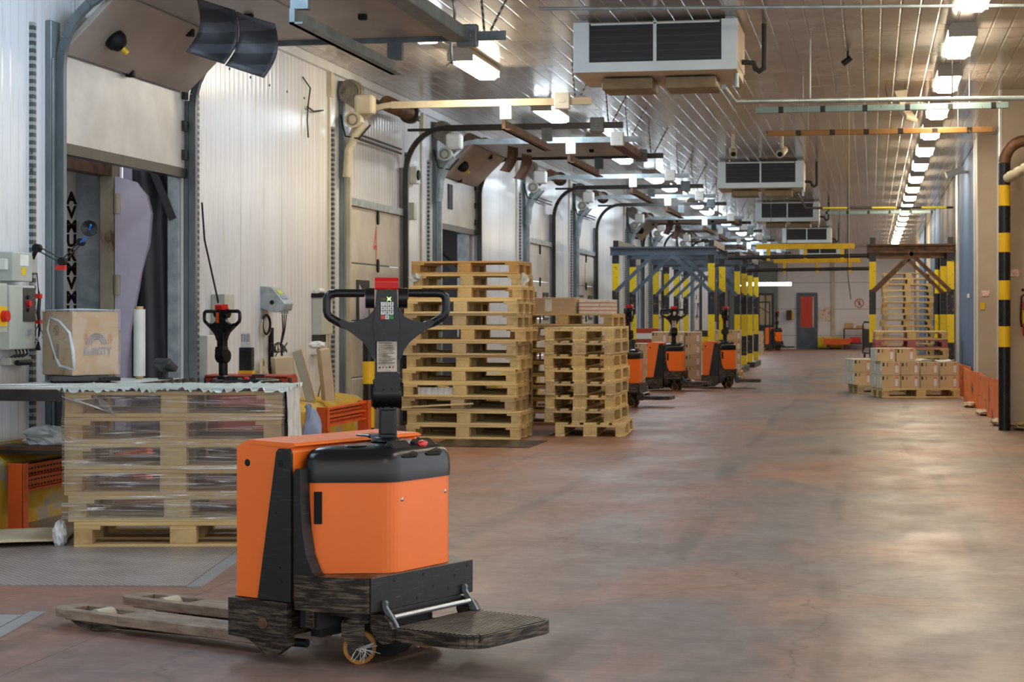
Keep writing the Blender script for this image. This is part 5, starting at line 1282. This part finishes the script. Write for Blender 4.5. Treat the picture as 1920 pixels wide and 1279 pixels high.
# ------------------------------------------------------------------ striped portals
M['portal_post'] = stripes('portal black and yellow bands', srgb(238, 204, 20), (.014, .015, .022), .95, .16, 'Z', duty=.53, worn=srgb(150, 120, 20))
def portal(label, x0, x1, y0, y1, h_, base=True):
    t = thing('striped_portal', label, 'portal', (0, 0, 0), 0, 'black and yellow portals')
    for x in (x0, x1):
        for y in (y0, y1): MB().bx((x-.06, y-.06, .0), (x+.06, y+.06, h_-.16)).build('post', M['portal_post'], t)
    for y in (y0, y1): MB().bx((x0-.1, y-.08, h_-.16), (x1+.1, y+.08, h_-.13)).bx((x0-.1, y-.02, h_-.16), (x1+.1, y+.02, h_)).bx((x0-.1, y-.08, h_-.03), (x1+.1, y+.08, h_)).build('beam', M['blue_grey'] if base else M['rust'], t)
    for x in (x0, x1): MB().bx((x-.05, y0, h_), (x+.05, y1, h_+.12)).build('side_beam', M['dark_steel'], t)
    for y in (y0, y1):
        MB().bar((x0, y-.07, h_-.85), (x0+.75, y-.07, h_-.12), .03, .07).build('brace', M['blue_grey'] if base else M['rust'], t)
        MB().bar((x1, y-.07, h_-.85), (x1-.75, y-.07, h_-.12), .03, .07).build('brace', M['blue_grey'] if base else M['rust'], t)
    if base: MB().bx((x1-.12, y0-.15, 0), (x1+.12, y1+.15, .13)).build('base_rail', M['dark_steel'], t)
    return t
portal('nearest black and yellow portal on the door side behind the parked trucks', -4.72, -2.93, 34.75, 37.3, 2.56)
portal('second black and yellow portal on the door side', -4.72, -2.92, 41.4, 43.6, 2.56)
portal('third black and yellow portal on the door side', -4.72, -2.92, 45.8, 48.2, 2.56)
portal('black and yellow portal on the right over the stacked pallets', .01, 1.38, 34.3, 37.7, 2.56, False)
t = thing('pipe_frame', 'yellow and black pipe upright behind the right portal, beside the blue wall', 'pipe', (1.36, 40.6, 0))
MB().cyl((0, 0, 0), (0, 0, 2.5), .055, n=14).build('upright', M['portal_post'], t)
for k, (x, y, z) in enumerate(((-2.98, 36.2, 1.25), (-2.98, 42.6, 1.1))):
    def hs(p, r, x=x, y=y, z=z): return (x-.06+.05*math.sin(p*8+r*3)+.03*r, y-.3+.6*p, z+.95*(1-r)-.1*math.sin(p*3.1)*(r))
    tag(MB().grid(hs, 12, 10).build('hanging_sheet', M['dark_grey'] if k == 0 else M['brown_rubber'], solid=.01), '%s sheet hung on the aisle post of the %s portal' % (('dark', 'nearest') if k == 0 else ('brown', 'second')), 'sheet', 'sheets hung on the portals')
# ------------------------------------------------------------------ other pallet trucks
def park(label, loc, rz, tiller, col=None):
    o = dup(main_truck, (loc[0], loc[1], 0), R(rz), label, 'ride-on pallet trucks')
    for c in o.children:
        if c.name.startswith('tiller'): c.rotation_euler = (0, 0, R(tiller))
        if c.name.startswith('caster'):
            for g in list(c.children):
                if g.name.startswith('tangled'): bpy.data.objects.remove(g)
        if c.name.startswith('tiller'):
            for g in list(c.children):
                if g.name.startswith('indicator_light'): bpy.data.objects.remove(g)
    return o
park('orange pallet truck beside the low pallet tower, body half hidden by it', (-3.16, 26.05), -3, -5)
park('orange pallet truck in front of the stickered cartons, handle turned to the camera', (-3.12, 31.65), -4, -62)
park('orange pallet truck parked nearest the first portal post', (-2.34, 33.0), 2, -12)
park('small far orange pallet truck at the end wall beside the orange door', (-3.15, 67.5), -2, -10)
t = thing('hand_truck', 'dark hand truck standing behind the post of the right portal', 'hand truck', (-.10, 57, 0), R(15)); t.scale = (.62, .8, .95)
MB().bx((-.22, -.08, .12), (.22, .3, .16)).build('platform', M['dark_steel'], t)
for x in (-.2, .2): MB().cyl((x-.03, .0, .09), (x+.03, .0, .09), .09, n=14).build('wheel', M['rubber'], t)
MB().tube([(-.18, .28, .14), (-.19, .3, 1.0), (-.12, .3, 1.12), (.12, .3, 1.12), (.19, .3, 1.0), (.18, .28, .14)], .03, 8).build('handle', M['ink'], t)
MB().bx((-.17, .27, .3), (.17, .3, .9)).build('back_panel', M['dark_grey'], t)
tb = make_truck('red lidded pallet truck behind the wrapped pallets with its tiller at the wall', 'ride-on pallet trucks', hood_red=True, detail=False)
tb.location = (-4.94, 14.06, 0); tb.rotation_euler = (0, 0, R(-90)); tb.scale = (.92, .90, .98)
for c in list(tb.children):
    if c.name.startswith('platform'):
        for g in list(c.children): bpy.data.objects.remove(g)
        bpy.data.objects.remove(c)
for c in tb.children:
    if c.name.startswith('tiller'):
        c.rotation_euler = (0, 0, R(-22)); c.location.y = -.19; c.scale = (.95, .92, .95)
        MB().bx((.046, -.035, .47), (.05, .0, .56)).build('orange_sticker', M['orange_worn'], c)
        MB().text('BMS', .032, frame((.031, .0, .40), (0, 1, 0), (1, 0, 0)), 0, .0006, bold=.0008).build('lettering', M['paper'], c)
# ------------------------------------------------------------------ right-hand side
t = thing('bent_pipe', 'black and yellow banded pipe post with bent brown top on the right', 'pipe', (1.448, 21.45, 0))
MB().cyl((0, 0, 0), (0, 0, 2.98), .066, n=24).build('post', M['black_plastic'], t)
for a_, b_ in ((.93, 1.16), (1.455, 1.67), (1.985, 2.20), (2.50, 2.73)): MB().cyl((0, 0, a_), (0, 0, b_), .0675, n=24).build('yellow_band', M['yellow'], t)
MB().tube([(0, 0, 2.98)]+[(.22*(1-math.cos(k*math.pi/12)), -.03*k/6, 2.98+.24*math.sin(k*math.pi/12)) for k in range(1, 7)]+[(.7, -.1, 3.22)], .066, 18).build('bend', M['rust'], t)
br = MB(); pts = [(.02+.5*k/30, -.12-.9*k/30, 2.80+.25*k/30) for k in range(31)]
br.tube(pts, [.05 if k % 4 < 2 else .06 for k in range(31)], 14).build('wrapped_brace', M['cream'], t)
def og(label, pts, h0, h1):
    t = thing('floor_guard', label, 'guard', (0, 0, 0), 0, 'orange floor guards on the right')
    b = MB()
    for (p, q), (ha, hb) in zip(zip(pts[:-1], pts[1:]), zip(h0, h1)):
        d = (Vector(q)-Vector(p)).normalized(); n_ = Vector((-d.y, d.x))*.006
        vs = []
        for P_, hh in ((p, ha), (q, hb)):
            for s_ in (-1, 1):
                for z in (.004, hh): vs.append((P_[0]+n_.x*s_, P_[1]+n_.y*s_, z))
        b.add(vs, [(0, 1, 3, 2), (4, 6, 7, 5), (0, 4, 5, 1), (2, 3, 7, 6), (1, 5, 7, 3), (0, 2, 6, 4)])
    b.build('plate', M['guard_paint'], t)
    for P_ in (pts[0], pts[-1]): MB().bx((P_[0]-.03, P_[1]-.06, 0), (P_[0]+.05, P_[1]+.06, .012)).build('foot_plate', M['orange_worn'], t)
    return t
M['guard_paint'] = mat('chipped orange guard paint', srgb(250, 124, 40), .42, scale=3, worn=srgb(52, 40, 36), worn_at=(.585, .60), wscale=4.2)
og('nearest orange floor guard on the right, with big dark chips', [(1.41, 25.6), (1.44, 24.35), (1.53, 23.2)], [.50, .50], [.50, .50])
og('middle orange floor guard on the right', [(1.35, 28.6), (1.36, 27.0), (1.47, 25.95)], [.5, .5], [.5, .5])
og('farthest orange floor guard beside the stickered cartons', [(1.37, 31.6), (1.38, 30.4), (1.47, 29.1)], [.5, .5], [.5, .5])
for k, (x, y) in enumerate(((1.36, 27.0), (1.43, 24.9), (1.47, 22.7))): lump('rag', '%s pale rag of torn film on the floor by the orange guards' % ['farthest', 'middle', 'nearest'][k], 'rag', (x-.02, y-.3, 0), (.10, .16, .04), M['pale_card'], 20+k)
t = thing('fire_extinguisher', 'red fire extinguisher on the pier at the right picture edge', 'fire extinguisher', (1.735, 21.62, 1.05))
MB().lathe([(.001, 0), (.075, 0), (.08, .02), (.08, .36), (.06, .42), (.03, .45), (.001, .46)], 22).build('cylinder', M['red'], t)
MB().lathe([(.0805, .14), (.0812, .15), (.0812, .28), (.0805, .29)], 22).build('label', M['yellow'], t)
MB().cyl((0, 0, .45), (0, 0, .52), .02, n=10).bx((-.09, -.012, .5), (.03, .012, .53)).build('valve', M['ink'], t)
MB().tube([(-.03, 0, .49), (-.09, 0, .44), (-.1, 0, .2), (-.09, 0, .1)], .011, 8).build('hose', M['ink'], t)
MB().bx((-.03, .06, .2), (.03, .125, .3)).build('wall_hook', M['dark_steel'], t)
t = thing('guard_post', 'low black and yellow post at the right picture edge', 'post', (1.395, 17.35, 0))
MB().cyl((0, 0, 0), (0, 0, .80), .03, n=12).build('post', M['black_plastic'], t); MB().cyl((0, 0, .5), (0, 0, .78), .031, n=12).build('yellow_band', M['yellow'], t)
M['sign'] = mat('red and white sign', srgb(206, 120, 100), .5, scale=40, col2=srgb(226, 210, 200))
def sign(label, a, b, m='sign'): tag(MB().bx(a, b).build('wall_sign', M[m], bevel=.004), label, 'sign')
sign('small red and white sign on the nearest pier beside the banded pipe', (1.53, 21.735, 1.72), (1.63, 21.75, 1.80))
sign('small red and white sign on the tan pier past the orange guards', (1.52, 27.185, 1.55), (1.63, 27.2, 1.63))
sign('small yellow sign on the tan pier below the red and white one', (1.50, 27.185, 1.36), (1.57, 27.2, 1.46), 'yellow')
sign('small pale sign on the blue sliding door', (1.485, 30.0, 1.55), (1.5, 30.5, 1.62), 'paper')
sign('small dark red sign on the dark grey door', (1.465, 36.0, 1.55), (1.48, 36.6, 1.63), 'red_print')
lump('debris', 'heap of yellowish debris at the foot of the nearest pier on the right', 'debris', (1.64, 21.5, 0), (.13, .12, .05), M['tray'], 31)['kind'] = 'stuff'
# ------------------------------------------------------------------ far end
M['poster'] = mat('printed poster', srgb(214, 196, 184), .5, scale=9, col2=srgb(226, 214, 206), worn=srgb(176, 110, 90), worn_at=(.58, .66), wscale=6)
tag(MB().bx((-2.0, ye-.02, 1.02), (-1.52, ye, 1.58)).bx((-2.0, ye-.025, 1.02), (-1.985, ye, 1.58)).build('poster', M['poster']), 'wide printed poster on the end wall beside the orange door', 'poster')
t = thing('round_sign', 'pale pink round sign on the white part of the end wall', 'sign', (-.47, ye-.015, 1.72))
MB().tube([(.16*math.cos(k*math.pi/12), 0, .16*math.sin(k*math.pi/12)) for k in range(24)], .022, 6, closed=True).build('ring', M['pink'], t)
MB().bar((-.1, 0, .1), (.1, 0, -.1), .01, .03).bx((-.03, -.005, -.08), (.03, .005, .08)).build('symbol', M['pink'], t)
t = thing('steel_bin', 'long yellow bin on the floor against the end wall', 'bin', (0, 0, 0))
MB().bx((-1.98, ye-.9, .05), (-1.1, ye-.3, .45)).build('body', M['yellow'], t, bevel=.02); MB().bx((-1.96, ye-.85, 0), (-1.12, ye-.35, .05)).build('base', M['dark_steel'], t)
t = thing('steel_bin', 'low orange trough on short legs in front of the yellow bin', 'bin', (0, 0, 0))
MB().prism([(-1.72, .18), (-.82, .18), (-.72, .40), (-1.76, .40)], ye-1.6, ye-1.1, 0, XZ).build('trough', M['orange_worn'], t)
for x in (-1.6, -.95): MB().bx((x-.05, ye-1.5, 0), (x+.05, ye-1.2, .18)).build('leg', M['rust'], t)
t = thing('side_table', 'dark steel table with two boxes on it at the end wall', 'table', (0, 0, 0))
MB().bx((-1.05, ye-.95, .74), (-.25, ye-.4, .78)).build('top', M['rust'], t)
for x in (-1.02, -.30):
    for y in (ye-.92, ye-.44): MB().bx((x-.025, y-.025, 0), (x+.025, y+.025, .74)).build('leg', M['dark_steel'], t)
MB().bx((-1.0, ye-.9, .2), (-.3, ye-.45, .23)).build('shelf', M['dark_steel'], t)
tag(MB().bx((-1.02, ye-.85, .78), (-.68, ye-.55, .98)).build('cardboard_box', M['cardboard'], bevel=.006), 'larger brown box on the far table', 'box')
tag(MB().bx((-.58, ye-.85, .78), (-.28, ye-.55, .88)).build('cardboard_box', M['cardboard'], bevel=.006), 'flatter brown box on the far table', 'box')
tag(MB().bx((-.82, ye-.85, .23), (-.42, ye-.5, .45)).build('tool_case', M['red'], bevel=.01), 'red case on the shelf of the far table', 'case')
t = thing('wall_case', 'yellow and black case on the end wall above the far truck', 'case', (-2.98, ye-.12, 1.1))
MB().bx((-.2, -.1, 0), (.0, .1, .36)).build('body', M['brown_rubber'], t, bevel=.02); MB().bx((.0, -.1, .03), (.06, .1, .33)).build('yellow_edge', M['yellow'], t)
t = thing('wrapped_stack', 'brown stack of flat packs wrapped in film near the end wall', 'stack', (-4.0, 61.5, 0), R(4))
for k in range(5): MB().bx((-.5, -.4, .12+k*.125), (.5+.02*(k % 2), .4, .24+k*.125)).build('pack', M['cardboard'], t)
MB().bx((-.5, -.4, 0), (.5, .4, .12)).build('pallet_base', M['block'], t)
MB().bx((-.52, -.42, .1), (.53, .42, .76)).build('film_cover', M['film_thin'], t)
t = thing('steel_gate', 'thin steel gate frame standing before the grey partition', 'gate', (0, 0, 0))
MB().bx((-4.6, 66, 1.7), (-3.5, 66.04, 1.75)).bx((-3.55, 66, 0), (-3.5, 66.04, 1.75)).bx((-4.6, 66, 0), (-4.55, 66.04, 1.75)).bar((-4.1, 66.02, 1.7), (-3.55, 66.02, 1.35), .03, .03).build('frame', M['dark_steel'], t)
# striped barrier blocks and a red crate on the door side
M['barrier'] = stripes('barrier bands', srgb(232, 186, 20), (.016, .016, .018), .42, .02, 'Z', duty=.55)
for k, (x, y) in enumerate(((-5.0, 40.4), (-5.0, 44.9), (-5.0, 50.1), (-5.0, 51.6), (-5.0, 56.2))):
    tag(MB().bx((x-.2, y-.35, 0), (x+.25, y+.35, .82)).build('barrier_block', M['barrier'], bevel=.02), '%s black and yellow barrier block from the camera by the door wall' % ORD[k+1], 'barrier', 'barrier blocks by the door wall')
t = thing('plastic_crate', 'red plastic crate standing behind the stickered cartons on the left', 'crate', (-4.72, 39.2, 0))
MB().bx((-.32, -.25, .0), (.32, .25, 1.0)).build('body', M['red_truck'], t, bevel=.01); MB().bx((-.2, -.255, .78), (.2, -.25, .9)).build('opening', M['paper'], t)
